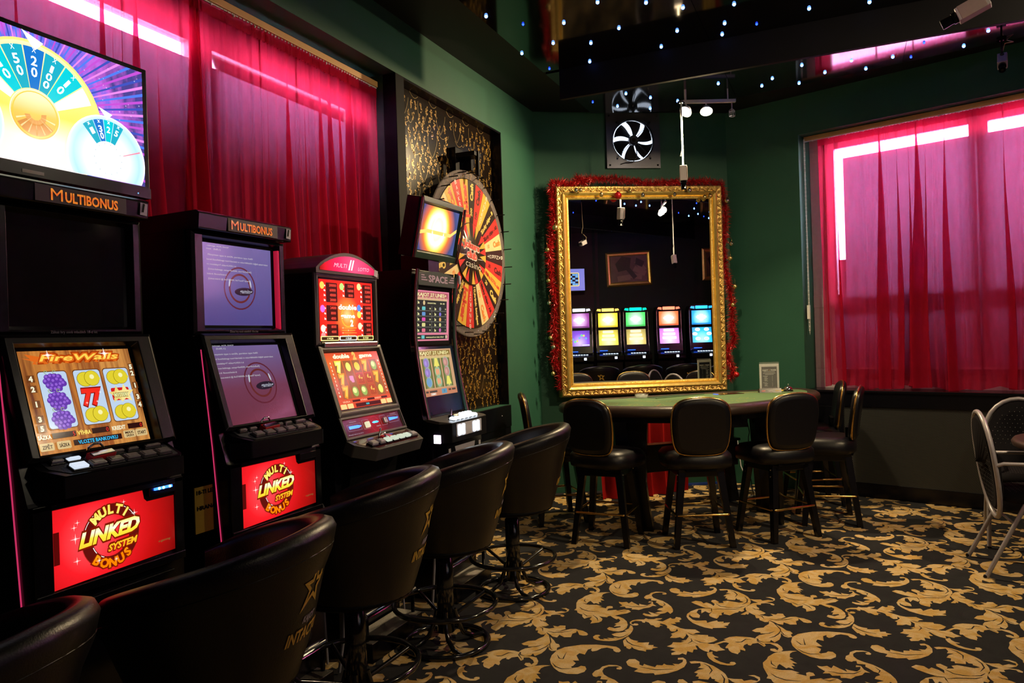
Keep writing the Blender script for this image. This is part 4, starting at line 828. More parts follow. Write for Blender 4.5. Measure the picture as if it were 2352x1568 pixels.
def gems(C, x0, x1, z0, z1, top):
    w_, h_ = x1-x0, z1-z0; X = lambda u: x0+w_*u; Z = lambda v: z0+h_*v; ye = em((.9,.85,.4),1.1); pk = em((.85,.25,.35),.9)
    C.rect(x0, z0, x1, z1, pk if top else em((.72,.42,.22),.85)); C.up()
    C.rect(X(.0), Z(.86), X(.96), Z(.97), em((.55,.12,.16),.8) if top else em((.35,.22,.05),.8)); C.up()
    for k in range(26): C.poly([(X(k*.036),Z(.80)),(X(k*.036+.036),Z(.80)),(X(k*.036+.018),Z(.87+.03*((k*7)%3)))], em((.75,.6,.25),.9))
    C.up(); C.text('KAJOT 27 LINES+', X(.47), Z(.885), h_*.07, ye, w=w_*.88, bold=.015)
    if top:
        C.rect(X(0), Z(.16), X(.92), Z(.81), em((.03,.035,.035),.7)); C.rect(X(0), Z(.03), X(.95), Z(.12), em((.03,.035,.035),.7)); C.up()
        for k in range(5): C.rect(X(0), Z(.165+.108*k), X(.92), Z(.169+.108*k)+.0004, em((.5,.5,.4),.6))
        C.rect(X(.45), Z(.16), X(.455), Z(.70), em((.5,.5,.4),.6))
        cols = ((.15,.6,.6),(.15,.35,.7),(.85,.1,.45),(.8,.75,.3),(.85,.2,.3))
        for k in range(5):
            v = .62-.108*k; C.text('3x', X(.06), Z(v), h_*.05, ye, bold=.04); C.rect(X(.16), Z(v-.01), X(.26), Z(v+.06), em(cols[k],.9), .005); C.text(('150','150','150','50','50')[k], X(.40), Z(v+.01), h_*.03, ye)
            C.text('3x', X(.56), Z(v), h_*.05, ye, bold=.04); C.ell(X(.71), Z(v+.025), .012, .011, em(((.3,.3,.35),(.25,.2,.8),(.9,.45,.15),(.8,.75,.3),(.7,.15,.5))[k],.9), 12); C.text(('30','30','5','5','5')[k], X(.88), Z(v+.01), h_*.03, ye)
        C.text('3x', X(.06), Z(.735), h_*.05, ye, bold=.04); C.ell(X(.22), Z(.755), .012, .013, em((.8,.6,.3),.9), 10); C.text('BONUSOVÁ VÝHRA', X(.45), Z(.74), h_*.026, ye, w=w_*.25); C.text('150 - 500', X(.78), Z(.74), h_*.03, ye, w=w_*.14)
        C.text('SYMBOL', X(.07), Z(.06), h_*.022, ye, w=w_*.10); C.rect(X(.15), Z(.045), X(.24), Z(.11), em((.15,.6,.6),.9)); C.text('NAHRAZUJE JAKÝKOLIV SYMBOL VÍTĚZNÝ', X(.56), Z(.06), h_*.022, ye, w=w_*.55); C.ell(X(.91), Z(.075), .01, .012, em((.8,.6,.4),.9), 10)
    else:
        for k in range(3):
            C.l = 2; C.rect(X(.04+.30*k), Z(.17), X(.30+.30*k), Z(.82), ramp_em('reel_glow_%d' % k, 'X', [(x0+w_*(.04+.3*k),(.10,.13,.02)),(x0+w_*(.17+.3*k),(.42,.45,.22)),(x0+w_*(.30+.3*k),(.10,.13,.02))], .9)); C.up()
            kinds = (('p','p','q'),('b','m','m'),('c','c','b'))[k]
            for j in range(3):
                cx, cy = X(.17+.30*k), Z(.71-.205*j); C.l = 4
                col = {'p':(.35,.25,.62),'q':(.2,.4,.65),'b':(.85,.78,.15),'m':(.35,.6,.3),'c':(.6,.3,.25)}[kinds[j]]
                if kinds[j] == 'b': C.poly([(cx-.030,cy-.022),(cx+.030,cy-.022),(cx+.020,cy+.002),(cx+.014,cy+.024),(cx-.014,cy+.024),(cx-.020,cy+.002)], em(col,1.)); C.ell(cx, cy-.024, .007, .006, em(col,1.), 8)
                else:
                    C.ell(cx, cy, .032, .029, em((.45,.6,.5),.8), 18); C.up(); C.ell(cx-.004, cy-.001, .028, .026, em(col,.9), 18); C.up()
                    if kinds[j] == 'm': C.ell(cx-.012, cy, .010, .020, em((.95,.35,.2),1.), 12); C.ell(cx+.008, cy, .008, .019, em((.95,.35,.2),1.), 12)
                    elif kinds[j] != 'q': C.ell(cx-.010, cy-.002, .010, .014, em([min(1,q*1.35) for q in col],.9), 10)
        C.l = 2; C.rect(X(0), Z(.0), X(1), Z(.14), em((.72,.28,.15),.8)); C.up()
        for u0, u1 in ((.02,.10),(.13,.36),(.72,.80),(.83,.95)): C.rect(X(u0), Z(.075), X(u1), Z(.115), em((.15,.12,.1),.5))
        C.rect(X(.50), Z(.03), X(.66), Z(.13), em((.15,.42,.6),.8)); C.text('25', X(.58), Z(.06), h_*.05, em((.05,.15,.3),.8)); C.text('DEMO', X(.24), Z(.02), h_*.045, em((.95,.95,.85),1.), w=w_*.15, bold=.03)
def fcurve(t0): return cur
# screens follow two flat facets of the curved front
U1 = V((0,-.014,.30)).normalized(); O1 = V((0,.132,1.405)); g = G(); C = Cv(g, O1, R_, U1); C.rect(-.205, -.02, .205, .31, M['blackmat']); C.up(); gems(C, -.200, .165, .004, .285, True); g.build('upper_screen', t)
U2 = V((0,.045,.285)).normalized(); O2 = V((0,.082,1.09)); g = G(); C = Cv(g, O2, R_, U2); C.rect(-.205, -.09, .205, .29, mat('blue_black_glass', (.012,.018,.05), .08, coat=.3)); C.up(); gems(C, -.192, .168, .012, .275, False)
g.build('lower_screen', t)
# deck box
g = G(); g.prism([(-.24,.06),(.24,.06),(.24,-.045),(.215,-.075),(-.20,-.075),(-.24,-.02)], 'z', .86, .962, M['blackmat'])
D = Matrix.Translation((0,-.075,.962)) @ Matrix.Rotation(.17,4,'X'); gd = G(D); gd.prism([(-.238,.135),(.24,.135),(.24,.03),(.215,0),(-.20,0),(-.238,.055)], 'z', -.012, .004, M['grey'])
n0 = len(g.v); g.v += gd.v
for f, mi_, s_ in zip(gd.f, gd.m, gd.sm): g.f.append([i+n0 for i in f]); g.m.append(g.mi(gd.mats[mi_])); g.sm.append(s_)
g.build('button_deck', t, bevel=.004)
wl = em((.72,.86,1), 9.)
for k in range(6): button(t, None, D, -.115+k*.05, .040, .040, .03, None, wl, round_=True)
for k in range(4): button(t, None, D, .06+k*.033, .085, .03, .024, None, wl, round_=True)
g = G(D); g.cyl((-.055,.085,.004),(-.055,.09,.05), .004, M['pinkrail'], 8); g.cbox((-.055,.085,.01), (.035,.02,.012), M['black']); g.cbox((-.01,.088,.012), (.05,.016,.014), M['brass']); g.build('coin_slot_lever', t, bevel=.001)
g = G(); g.box((-.15,-.077,.885),(.15,-.070,.955), M['acry']); g.build('light_tray', t, bevel=.002)
for x in (-.118,-.074,.058,.102): g = G(); g.box((x-.013,-.083,.892),(x+.013,-.0765,.948), wl); g.build('front_light', t, bevel=.003)
g = G(); g.box((-.246,-.03,.86),(-.2405,.012,.905), em((1,.75,1), 6.)); g.build('side_light', t, bevel=.002)['label'] = 'pinkish square light on the side'
g = G(); g.prism([(-.205,.86),(-.165,.30),(.165,.30),(.205,.86)], 'y', -.045, .03, M['black']); g.build('front_door', t, bevel=.003)
g = G(); C = Cv(g, (0,-.046,0), R_, (0,0,1))
for k in range(7):
    pass
C.text('KAJOT', 0, .70, .022, M['acry'], w=.12, bold=.03); g.build('door_lettering', t)
g = G(); C = Cv(g, (0,-.046,0), R_, (0,0,1)); C.poly([(-.12,.83),(.12,.83),(.11,.80),(-.11,.80)], M['acry']); g.build('door_handle', t)
for k in range(7):
    for s_ in (-1,1): g = G(); C = Cv(g, (0,-.046,0), R_, (0,0,1)); C.rect(s_*(.178-k*.005)-.012, .80-k*.055, s_*(.178-k*.005)+.012, .825-k*.055, M['acry']); g.build('trim_bar', t)
# topper
g = G(Matrix.Translation((.005,.115,1.865)) @ Matrix.Rotation(.225,4,'X')); 
C0 = Cv(None, (0,0,0), R_, (0,0,1))
g.prism([(-.245,.0),(.25,.0)]+[(.25-.495*k/8, .325+.018*math.sin(PI*k/8)) for k in range(9)], 'y', .012, .09, M['black'])
tp = g.build('tilted_topper', t, bevel=.003)
T_ = Matrix.Translation((.005,.115,1.865)) @ Matrix.Rotation(.225,4,'X')
g = G(T_); frame_ring(g, Cv(None,(0,.012,0),R_,(0,0,1)), -.228, .0, .23, .335, (.022,.045,.022,.04), .02, M['greenmetal']); g.build('topper_bezel', tp, bevel=.002)
for s_ in (-1,1): g = G(T_); g.tube([(s_*.24,-.008,.0),(s_*.243,-.012,.16),(s_*.24,-.008,.325)], .008, M['pinkrail'], 8); g.build('topper_rail', tp)
fl = ramp_em('white_hot_ring_picture', 'X', [(0,(1,.9,.75)),(.28,(1,.85,.45)),(.36,(1,1,.7)),(.5,(1,.55,.08)),(.62,(.55,.12,.03)),(.85,(.04,.05,.14)),(1,(.05,.07,.2))], 1.8, radial=((-.01,.11,2.04),.24), noise=(7,.12))
g = G(T_); C = Cv(g, (0,.008,0), R_, (0,0,1)); C.rect(-.205, .045, .208, .295, fl); C.up(); C.poly([(-.2,.15),(-.12,.165),(.14,.165),(.205,.20),(.205,.18),(.14,.145),(-.12,.145),(-.2,.13)], em((1,.62,.15),1.4)); C.ring(0, .17, .06, .07, em((1,1,.8),2.), 30, sy=1.25)
g.build('topper_screen', tp)['label'] = 'white-hot fire ring picture'
g = G(); g.box((-.06,.12,1.80),(.06,.30,1.90), M['black']); g.build('topper_neck', t)
# ------------------------------------------------------------ television above the first machine
t = thing('television', 'wide black television with blue and white bonus wheels, standing on the leftmost machine', 'television', (-2.2,1.43,1.93), PI/2)
g = G(); g.box((-.42,0,.0),(.42,.05,.452), M['black']); g.prism([(-.42,.0),(.42,.0),(.42,-.006),(.30,-.012),(-.30,-.012),(-.42,-.006)], 'z', .0, .035, M['black']); g.build('housing', t, bevel=.006)
g = G(); g.box((-.12,-.02,-.028),(.12,.10,-.02), M['black']); g.box((-.04,.02,-.02),(.04,.04,.02), M['black']); g.build('stand', t, bevel=.003)
rays = ramp_em('violet_ray_backdrop', 'X', [(0,(.5,.15,.9)),(.25,(.75,.2,.85)),(.45,(.10,.14,.75)),(.6,(.55,.12,.7)),(.8,(.06,.05,.25)),(1,(.10,.05,.35))], 1.2, radial=((0,0,.2),.5), noise=(10,.7), streak=(2,1,1))
g = G(); C = Cv(g, (0,-.001,0), R_, (0,0,1)); x0, x1, z0, z1 = -.400, .400, .040, .436
def clipc(C, pts, m):
    # keep artwork inside the glass
    out = pts
    for ax, lim, sg in ((0,x0,1),(0,x1,-1),(1,z0,1),(1,z1,-1)):
        r_ = []
        for i in range(len(out)):
            p, q = out[i-1], out[i]; a, b = (p[ax]-lim)*sg, (q[ax]-lim)*sg
            if (a >= 0) != (b >= 0): tt = a/(a-b); r_.append((p[0]+(q[0]-p[0])*tt, p[1]+(q[1]-p[1])*tt))
            if b >= 0: r_.append(q)
        out = r_
        if len(out) < 3: return
    C.poly(out, m)
C.rect(x0, z0, x1, z1, rays); C.up()
cc = [em(c, 1.15) for c in ((.55,.08,.65),(.08,.20,.9),(.8,.25,.8),(.05,.08,.5))]
for k in range(46):
    a = -.35+k*.055; r_ = .55; clipc(C, [(0+.05*math.cos(a),.2+.05*math.sin(a)),(r_*math.cos(a),.2+r_*math.sin(a)),(r_*math.cos(a+.022),.2+r_*math.sin(a+.022))], cc[k%4])
rr_ = random.Random(3); C.up()
for k in range(40): a, b = rr_.uniform(.1,.39), rr_.uniform(.2,.43); C.spark(a, b, rr_.uniform(.001,.004), em((.8,.85,1),1.4))
def clipell(cx, cy, r0_, m, n=48): clipc(C, [(cx+r0_*math.cos(2*PI*i/n), cy+r0_*math.sin(2*PI*i/n)) for i in range(n)], m)
def wedge(cx, cy, ra, rb, a, b, m, n=5): clipc(C, [(cx+rb*math.cos(a+(b-a)*i/n), cy+rb*math.sin(a+(b-a)*i/n)) for i in range(n+1)]+[(cx+ra*math.cos(b-(b-a)*i/n), cy+ra*math.sin(b-(b-a)*i/n)) for i in range(n+1)], m)
ylw = ramp_em('golden_wheel_glow', 'Z', [(0,(1,1,.85)),(.12,(1,.98,.7)),(.2,(1,.75,.12)),(.32,(1,.85,.3)),(.45,(1,.95,.6))], 1.25)
gd_ = ramp_em('golden_vault_glow', 'Z', [(.1,(.75,.25,.02)),(.19,(1,.6,.1)),(.24,(1,.9,.5)),(.3,(1,.95,.7))], 1.15)
wh, dkl, tq, bl1, or_ = em((1,1,.95),1.6), em((.2,.2,.3),.8), em((0,.62,.72),1.15), em((.01,.18,.62),1.15), em((1,.55,.05),1.3)
tq2 = em((.01,.42,.58),1.15)
cx, cy = 0.02, .19
clipell(cx, cy, .222, em((1,.75,.2),1.3)); C.up(); clipell(cx, cy, .214, ylw); C.up()
segs = [(2.42,2.08,tq,'10'),(2.06,1.74,tq2,'50'),(1.72,1.40,bl1,'20'),(1.38,1.06,tq2,'100'),(1.04,.70,tq,'10')]
wedge(cx, cy, .078, .20, .68, .40, wh); wedge(cx, cy, .078, .20, 2.44, 2.70, wh)
for a, b, m_, s_ in segs:
    C.l = 5; wedge(cx, cy, .078, .202, b, a, m_); C.up(); am = (a+b)/2
    C.text('X', cx+.187*math.cos(am), cy+.187*math.sin(am)-.006*0, .016, wh, w=.012, rot=am-PI/2, bold=.0)
    for i, ch in enumerate(s_): q = .148-.034*i if len(s_) < 3 else .152-.028*i; C.text(ch, cx+q*math.cos(am), cy+q*math.sin(am), .029 if len(s_) < 3 else .024, wh, w=.019 if ch != '1' else .010, rot=am-PI/2, bold=.02)
C.l = 8; clipell(cx, cy, .076, em((1,.9,.55),1.4)); C.up(); clipell(cx, cy, .073, gd_); C.up(); C.ring(cx, cy, .066, .069, or_, 36); wedge(cx, cy, .03, .064, -2.6, -.6, em((.75,.28,.04),1.)); wedge(cx, cy, .018, .034, -3.0, .2, em((.8,.35,.08),1.1))
for k in range(7): a = -2.8+k*.42; C.up(0); C.poly([(cx+.015*math.cos(a),cy+.015*math.sin(a)),(cx+.062*math.cos(a-.03),cy+.062*math.sin(a-.03)),(cx+.062*math.cos(a+.05),cy+.062*math.sin(a+.05))], em((1,.8,.4),1.2))
C.up(); C.poly([(cx-.035,cy+.245),(cx+.03,cy+.222),(cx+.005,cy+.195),(cx-.008,cy+.207)], em((1,.95,.8),1.6))
for cx, cy, big in ((.255,.105,1),(-.215,.135,0)):
    wc = ramp_em('pale_blue_disc_%d' % big, 'X', [(0,(1,1,1)),(.6,(.8,.93,1)),(.85,(.45,.75,1)),(1,(.7,.9,1))], 1.25, radial=((cx,0,cy),.14)); C.l = 11
    clipell(cx, cy, .142, em((.85,.9,1),1.3)); C.up(); clipell(cx, cy, .137, wc); C.up()
    sg = ((2.30,1.98,tq2,'1'),(1.96,1.68,bl1,'30'),(1.66,1.38,tq,'2'),(1.36,1.08,tq2,'5')) if big else ((1.2,.85,em((1,.4,.02),1.2),'2'),(.83,.45,em((1,.5,.65),1.2),''))
    for a, b, m_, s_ in sg:
        C.l = 13; wedge(cx, cy, .058, .128, b, a, m_); C.up(); am = (a+b)/2; C.text('X', cx+.117*math.cos(am), cy+.117*math.sin(am), .009, wh, rot=am-PI/2, bold=.03)
        for i, ch in enumerate(s_): C.text(ch, cx+(.088-.022*i)*math.cos(am), cy+(.088-.022*i)*math.sin(am), .021, wh, w=.013, rot=am-PI/2, bold=.02)
    C.l = 15; clipell(cx, cy, .056, wh); C.up(); 
    for i in range(14): a = 2*PI*i/14; C.poly([(cx+.045*math.cos(a),cy+.045*math.sin(a)),(cx+.051*math.cos(a-.03),cy+.051*math.sin(a-.03)),(cx+.051*math.cos(a+.03),cy+.051*math.sin(a+.03))], em((.4,.6,.7),.9))
    if big: C.poly([(cx-.03,cy+.165),(cx+.02,cy+.15),(cx+.0,cy+.130),(cx-.006,cy+.138)], em((1,.95,.8),1.6)); wedge(cx, cy, .06, .13, .35, .39, em((1,.3,.4),1.1))
g.build('screen', t)['label'] = 'bright bonus wheel picture'
g = G(); C = Cv(g, (0,-.0135,0), R_, (0,0,1)); C.rect(-.03, .008, .035, .018, mat('pale_badge', (.5,.5,.45), .4)); g.sphere((.365,-.008,.012), .0022, em((.05,.2,1),12.), 6, 4); g.build('badge', t)
# ------------------------------------------------------------ wallpapered niche and the wheel
M['wpaper'] = mat('dark_brown_glazed_wallpaper', (.010,.006,.004), .2, spec=.32)
M['wleaf'] = mat('old_gold_leaf_print', (.36,.20,.035), .35, metal=.2, var=.4, scale=60, coat=.3)
M['wstem'] = mat('pale_gold_stem_print', (.42,.29,.11), .3, metal=.3, coat=.3)
t = thing('wallpaper_panel', 'tall niche panel of dark brown wallpaper with gold leaf sprigs behind the wheel', 'wallpaper', (-2.599,4.76,.876), PI/2)
g = G(); g.box((-.73,-.006,0),(.73,0,2.21), M['wpaper']); C = Cv(g, (0,-.0062,0), R_, (0,0,1)); rn = random.Random(12)
def bez(p0, p1, p2, w, m, n=9):
    L_, Rr = [], []
    for i in range(n+1):
        q = i/n; x = (1-q)**2*p0[0]+2*q*(1-q)*p1[0]+q*q*p2[0]; y = (1-q)**2*p0[1]+2*q*(1-q)*p1[1]+q*q*p2[1]
        dx = 2*(1-q)*(p1[0]-p0[0])+2*q*(p2[0]-p1[0]); dy = 2*(1-q)*(p1[1]-p0[1])+2*q*(p2[1]-p1[1]); l = math.hypot(dx,dy) or 1
        L_.append((x-dy/l*w, y+dx/l*w)); Rr.append((x+dy/l*w, y-dx/l*w))
    for i in range(n): C.poly([Rr[i],Rr[i+1],L_[i+1],L_[i]], m)
C.l = 1
for i in range(6):
    for j in range(12):
        x, y = -.62+i*.248+(j%2)*.124, .10+j*.19
        for a, b, c in (((0,0),(.06,.07),(.075,.15)),((.075,0),(.02,-.05),(-.03,.01)),((.0,.0),(-.07,.05),(-.05,.16)),((.075,.0),(.10,-.03),(.118,.02))):
            P_ = [(x+q[0],y+q[1]) for q in (a,b,c)]
            if all(-.72 < q[0] < .72 and .01 < q[1] < 2.2 for q in P_): bez(*P_, .0011, M['wstem'])
C.l = 2; ntries = 0; pts = []
for i in range(21):
    for j in range(33):
        x, y = -.69+i*.069+(j%2)*.034+rn.uniform(-.01,.01), .035+j*.067+rn.uniform(-.01,.01)
        if rn.random() < .12 or abs(x) > .70 or y > 2.17: continue
        for k in range(8):
            a = rn.uniform(0, 2*PI); r_ = rn.uniform(.004,.019); cx, cy = x+r_*math.cos(a)*.8, y+(k-3)*.006+r_*math.sin(a)
            q = rn.uniform(0, PI); s_ = rn.uniform(.008,.012); c_, n_ = math.cos(q), math.sin(q)
            C.poly([(cx+u*s_*c_-v*s_*n_, cy+u*s_*n_+v*s_*c_) for u, v in ((-1,0),(-.3,-.55),(.5,-.5),(1,0),(.5,.5),(-.3,.55))], M['wleaf'])
g.build('paper', t)
g = G(); g.box((-.74,-.09,-.001),(-.728,.0,2.212), M['black']); g.box((.72,-.088,0),(.729,.0,2.212), M['black']); g.box((-.73,-.088,2.20),(.73,0,2.213), M['black']); g.build('black_reveal', t)
t = thing('vented_wall_box', 'low black vented box on the wall under the wallpapered niche', 'box', (-2.51,4.76,0), PI/2)
g = G(); g.box((-.74,-.012,.02),(.73,.0,.872), M['black']); g.box((-.74,-.018,.70),(.73,-.012,.872), M['black']); g.build('casing', t, bevel=.003)
g = G(); g.box((-.1,-.017,.12),(.48,-.0125,.64), M['perf']); g.build('vent_panel', t); g = G(); g.cyl((.55,-.022,.80),(.55,-.018,.80), .004, M['chrome'], 8); g.build('screw', t)
WR = M['wred'] = mat('wheel_red', (.62,.035,.03), .3, coat=.3); WG = mat('wheel_gold', (.68,.42,.06), .3, coat=.3); WP = mat('wheel_pale_gold', (.72,.60,.30), .3, coat=.3); WK = mat('wheel_black', (.02,.013,.01), .3, coat=.3)
m, N, L, b = nt('clear_rim_plastic'); b.inputs['Base Color'].default_value = (.35,.3,.3,1); b.inputs['Roughness'].default_value = .1; b.inputs['Alpha'].default_value = .42; M['clear'] = m
t = thing('prize_wheel', 'large red, gold and black prize wheel hung on the wallpapered niche', 'wheel', (-2.49,4.815,2.035), PI/2)
g = G(); g.lathe([(1e-5,0),(.60,0),(.605,-.004),(.605,-.012),(.60,-.016),(1e-5,-.016)], M['clear'], 72, (0,0,0), Rx(-PI/2)); g.build('clear_rim', t)
g = G(); g.lathe([(1e-5,.018),(.545,.018),(.548,.014),(.545,.010)], WK, 72, (0,0,0), Rx(PI/2)); C = Cv(g, (0,-.0185,0), R_, (0,0,1), .0006); C.l = 1
SG = [('K','BANKROT','',1),('R','Cash','30',0),('G','500 na ROYAL cash','bonus',0),('K','Cash','20',0),('R','Lucky chips - AR','200',0),('P','Cash','100',0),('K','Drink budget','100',2),('R','BANKROT','',1),('G','joker','',2),('K','Lucky chips - AR','200',2),('R','Cash','200',2),('P','Cash','50',2),('K','Cash','50%',2),('R','Lucky chips','300',2),('G','Cash','200',0),('K','Cash','100',0),('P','Cash','30',0),('G','Cash','60',0),('K','Cash','30',0),('R','BANKROT','',1),('G','joker','',2),('K','Cash','200',0),('R','Cash','100',0),('G','BANKROT','',1)][:24]
SG = SG[:22]+[('K','Lucky chips - B','20',0),('R','Lucky chips - AR','20',0)]
SG[18] = ('R','BANKROT','',1); SG[19] = ('G','joker','',2); SG[20] = ('K','Cash','200',0); SG[21] = ('R','Cash','100',0)
SG = SG[:22]+[('G','BANKROT','',1),('K','Lucky chips - B','20',0),('R','Lucky chips - AR','20',0),('P','Cash','10',0)]
nS = len(SG); da = 2*PI/nS; cm = {'K': WK,'R': WR,'G': WG,'P': WP}
tx = {'K': mat('wheel_yellow_print', (.72,.55,.14), .35), 'R': mat('wheel_dark_print', (.05,.01,.01), .35), 'G': mat('wheel_red_print', (.6,.05,.03), .35), 'P': mat('wheel_orange_print', (.75,.22,.04), .35)}; wt_ = mat('wheel_white_print', (.78,.75,.7), .35)
for i, (c, a, n_, k) in enumerate(SG):
    am = -i*da+.03; C.l = 1
    C.poly([(.0,.0)]+[(.54*math.cos(am-da/2+da*q/6), .54*math.sin(am-da/2+da*q/6)) for q in range(7)], cm[c]); C.l = 2
    mm = wt_ if k == 1 else tx[c]
    if k == 1:
        for j, ch in enumerate(a): C.text(ch, (.515-j*.040)*math.cos(am), (.515-j*.040)*math.sin(am)-.0, .033, mm, w=.028, rot=am-PI/2+(0), bold=.0)
    else:
        ln_ = len(a); w_ = {4:.13,5:.22,12:.25,16:.26,17:.26,11:.2,15:.26}.get(ln_, .2); hh = .045 if ln_ <= 5 else .030
        rot = am if k == 0 else am
        if a == 'joker': w_, hh = .27, .06
        u0 = .53 if 1 else 0
        ca, sa = math.cos(am), math.sin(am); r_ = .525-w_/2
        C.text(a, r_*ca+hh/2*sa, r_*sa-hh/2*ca, hh, mm, w=w_, rot=rot, bold=.05)
        if n_: r2_ = .27 if ln_ > 5 else .31; C.text(n_, r2_*ca+.012*sa, r2_*sa-.012*ca, .03, mm, rot=rot, bold=.03)
for i in range(nS): am = -(i+.5)*da+.03; C.l = 3; C.poly([(.2*math.cos(am-.003),.2*math.sin(am-.003)),(.54*math.cos(am-.0012),.54*math.sin(am-.0012)),(.54*math.cos(am+.0012),.54*math.sin(am+.0012)),(.2*math.cos(am+.003),.2*math.sin(am+.003))], WK)
g.build('wheel_face', t)
g = G(); g.lathe([(1e-5,.03),(.225,.03),(.228,.026),(.228,.018)], WK, 48, (0,0,0), Rx(PI/2)); C = Cv(g, (0,-.0302,0), R_, (0,0,1), .0006); C.l = 1
for i in range(nS):
    am = -i*da+.15; C.poly([(.12*math.cos(am),.12*math.sin(am))]+[(.222*math.cos(am-da/2+da*q/4), .222*math.sin(am-da/2+da*q/4)) for q in range(5)], (WR,WG,WK)[i%3])
C.up(); 
C.up(2); rl = mat('club_red_lettering', (.75,.12,.10), .3)
for s_, v, h_, w_ in (('Jokers',.035,.05,.25),('club',-.035,.055,.16)): C.text(s_, -.01, v, h_, wt_, w=w_+.008, rot=-.12, bold=.12); C.up(); C.text(s_, -.01, v+.002, h_, rl, w=w_, rot=-.12, bold=.05); C.l -= 1
C.text('casino', .01, -.105, .052, wt_, w=.24, rot=-.12, bold=-.01); C.rect(-.17,-.015,-.1,-.012,wt_); C.rect(.09,-.035,.17,-.032,wt_)
g.build('hub', t)
for i in range(nS):
    am = -(i+.5)*da+.03; g = G(); c_, s_ = math.cos(am), math.sin(am); g.cyl((.585*c_,-.016,.585*s_),(.585*c_,-.085,.585*s_), .0042, M['black'], 6); g.build('peg', t)
g = G(); g.cyl((0,.0,0),(0,.088,0), .05, M['black'], 20); g.build('axle', t)
g = G(); g.box((-.06,.05,.60),(.06,.10,.78), M['black']); g.box((-.055,-.10,.70),(.055,.09,.735), M['black']); g.box((-.012,-.11,.56),(.012,-.085,.74), M['black']); g.box((.05,-.02,.62),(.09,.09,.74), M['black']); g.build('pointer_bracket', t, bevel=.003)
g = G(); g.prism([(-.02,.60),(.02,.60),(.008,.53),(-.008,.53)], 'y', -.10,-.094, M['black']); g.build('pointer', t)
# ------------------------------------------------------------ mirror
def BP(u, off, z): return BW @ V((u,-off,z))
MT = Matrix.Translation(BP(.925,.13,0)) @ Matrix.Rotation(TH,4,'Z')
t = thing('gilt_mirror', 'big rectangular mirror in a carved gilt frame standing behind the poker table', 'mirror', BP(.925,.13,0), TH)
MW, Z0, Z1 = .775, .872, 2.75; FWd = .125
gm = mat('antique_gilt', (.95,.60,.17), .30, .8, var=.25, scale=25, bump=.25); gd2 = mat('dark_antique_gilt', (.62,.40,.12), .33, .8, var=.35, scale=60, bump=.5)
g = G(); prof = [(0,.085),(0,.0),(.012,-.028),(.022,-.030),(.052,-.022),(.058,-.036),(.070,-.040),(.088,-.030),(.098,-.012),(.106,-.018),(.116,-.016),(.125,.006)]
def sweep(g, prof, x0, x1, z0, z1, m, bands=()):
    cs = [(x0,z0,1,1),(x1,z0,-1,1),(x1,z1,-1,-1),(x0,z1,1,-1)]; k = len(prof)
    for a in range(k-1):
        mm = m
        for (b0, b1, mb) in bands:
            if b0 <= a < b1: mm = mb
        for q in range(4):
            A, B = cs[q], cs[(q+1)%4]
            f = lambda c, p: (c[0]+c[2]*p[0], p[1], c[1]+c[3]*p[0])
            g.add([f(A,prof[a]), f(A,prof[a+1]), f(B,prof[a+1]), f(B,prof[a])], [(0,3,2,1)], mm, False)
sweep(g, prof, -MW, MW, Z0, Z1, gm, ((1,4,gd2),))
# carved scrolls on the outer band
def scrolls(g, p0, p1, nrm, n, m):
    p0, p1 = V(p0), V(p1); d = (p1-p0)/n; e = d.normalized(); f = V(nrm)
    for i in range(n):
        c = p0+d*(i+.5); L_ = d.length
        pts = [c+e*(L_*(-.48+.9*q))+f*(.017*math.sin(q*PI*1.7-.5)) for q in [k/8 for k in range(9)]]
        g.tube(pts, .006, m, 6, rr=[.0035,.006,.0085,.009,.008,.0065,.005,.004,.003])
        g.tube([c+e*(L_*.18+.011*math.cos(w))+f*(.011*math.sin(w)*1.0) for w in [k*.75-1 for k in range(8)]], .004, m, 5, rr=[.006-.0005*k for k in range(8)])
        g.sphere(c+e*(L_*.18), .0055, m, 6, 5); g.sphere(c-e*(L_*.25)-f*.010, .0060, m, 6, 5, (1.5,1,1)); g.sphere(c-e*(L_*.05)+f*.014, .0045, m, 6, 5)
H_ = Z1-Z0; yb = -.027
nH, nV = 18, 22
scrolls(g, (-MW+.04,yb,Z0+.034),(MW-.04,yb,Z0+.034),(0,0,1),nH,gd2); scrolls(g, (MW-.04,yb,Z1-.034),(-MW+.04,yb,Z1-.034),(0,0,-1),nH,gd2)
scrolls(g, (-MW+.034,yb,Z1-.04),(-MW+.034,yb,Z0+.04),(1,0,0),nV,gd2); scrolls(g, (MW-.034,yb,Z0+.04),(MW-.034,yb,Z1-.04),(-1,0,0),nV,gd2)
def beads(g, a, b, n, m):
    a, b = V(a), V(b)
    for i in range(n): g.sphere(a+(b-a)*(i/n), .0042, m, 5, 4)
q = .111
for a, b, n in (((-MW+q,-.018,Z0+q),(MW-q,-.018,Z0+q),105),((-MW+q,-.018,Z1-q),(MW-q,-.018,Z1-q),105),((-MW+q,-.018,Z0+q),(-MW+q,-.018,Z1-q),135),((MW-q,-.018,Z0+q),(MW-q,-.018,Z1-q),135)): beads(g, a, b, n, gm)
g.build('carved_frame', t)
m, N, L, b = nt('mirror_silver'); b.inputs['Metallic'].default_value = 1; b.inputs['Roughness'].default_value = .0; b.inputs['Base Color'].default_value = (.86,.88,.88,1)
tc = N.new('ShaderNodeTexCoord'); no = N.new('ShaderNodeTexNoise'); no.inputs['Scale'].default_value = 3; no.inputs['Detail'].default_value = 8; mp = N.new('ShaderNodeMapping'); mp.inputs['Rotation'].default_value = (0,.7,0); mp.inputs['Scale'].default_value = (1,1,4)
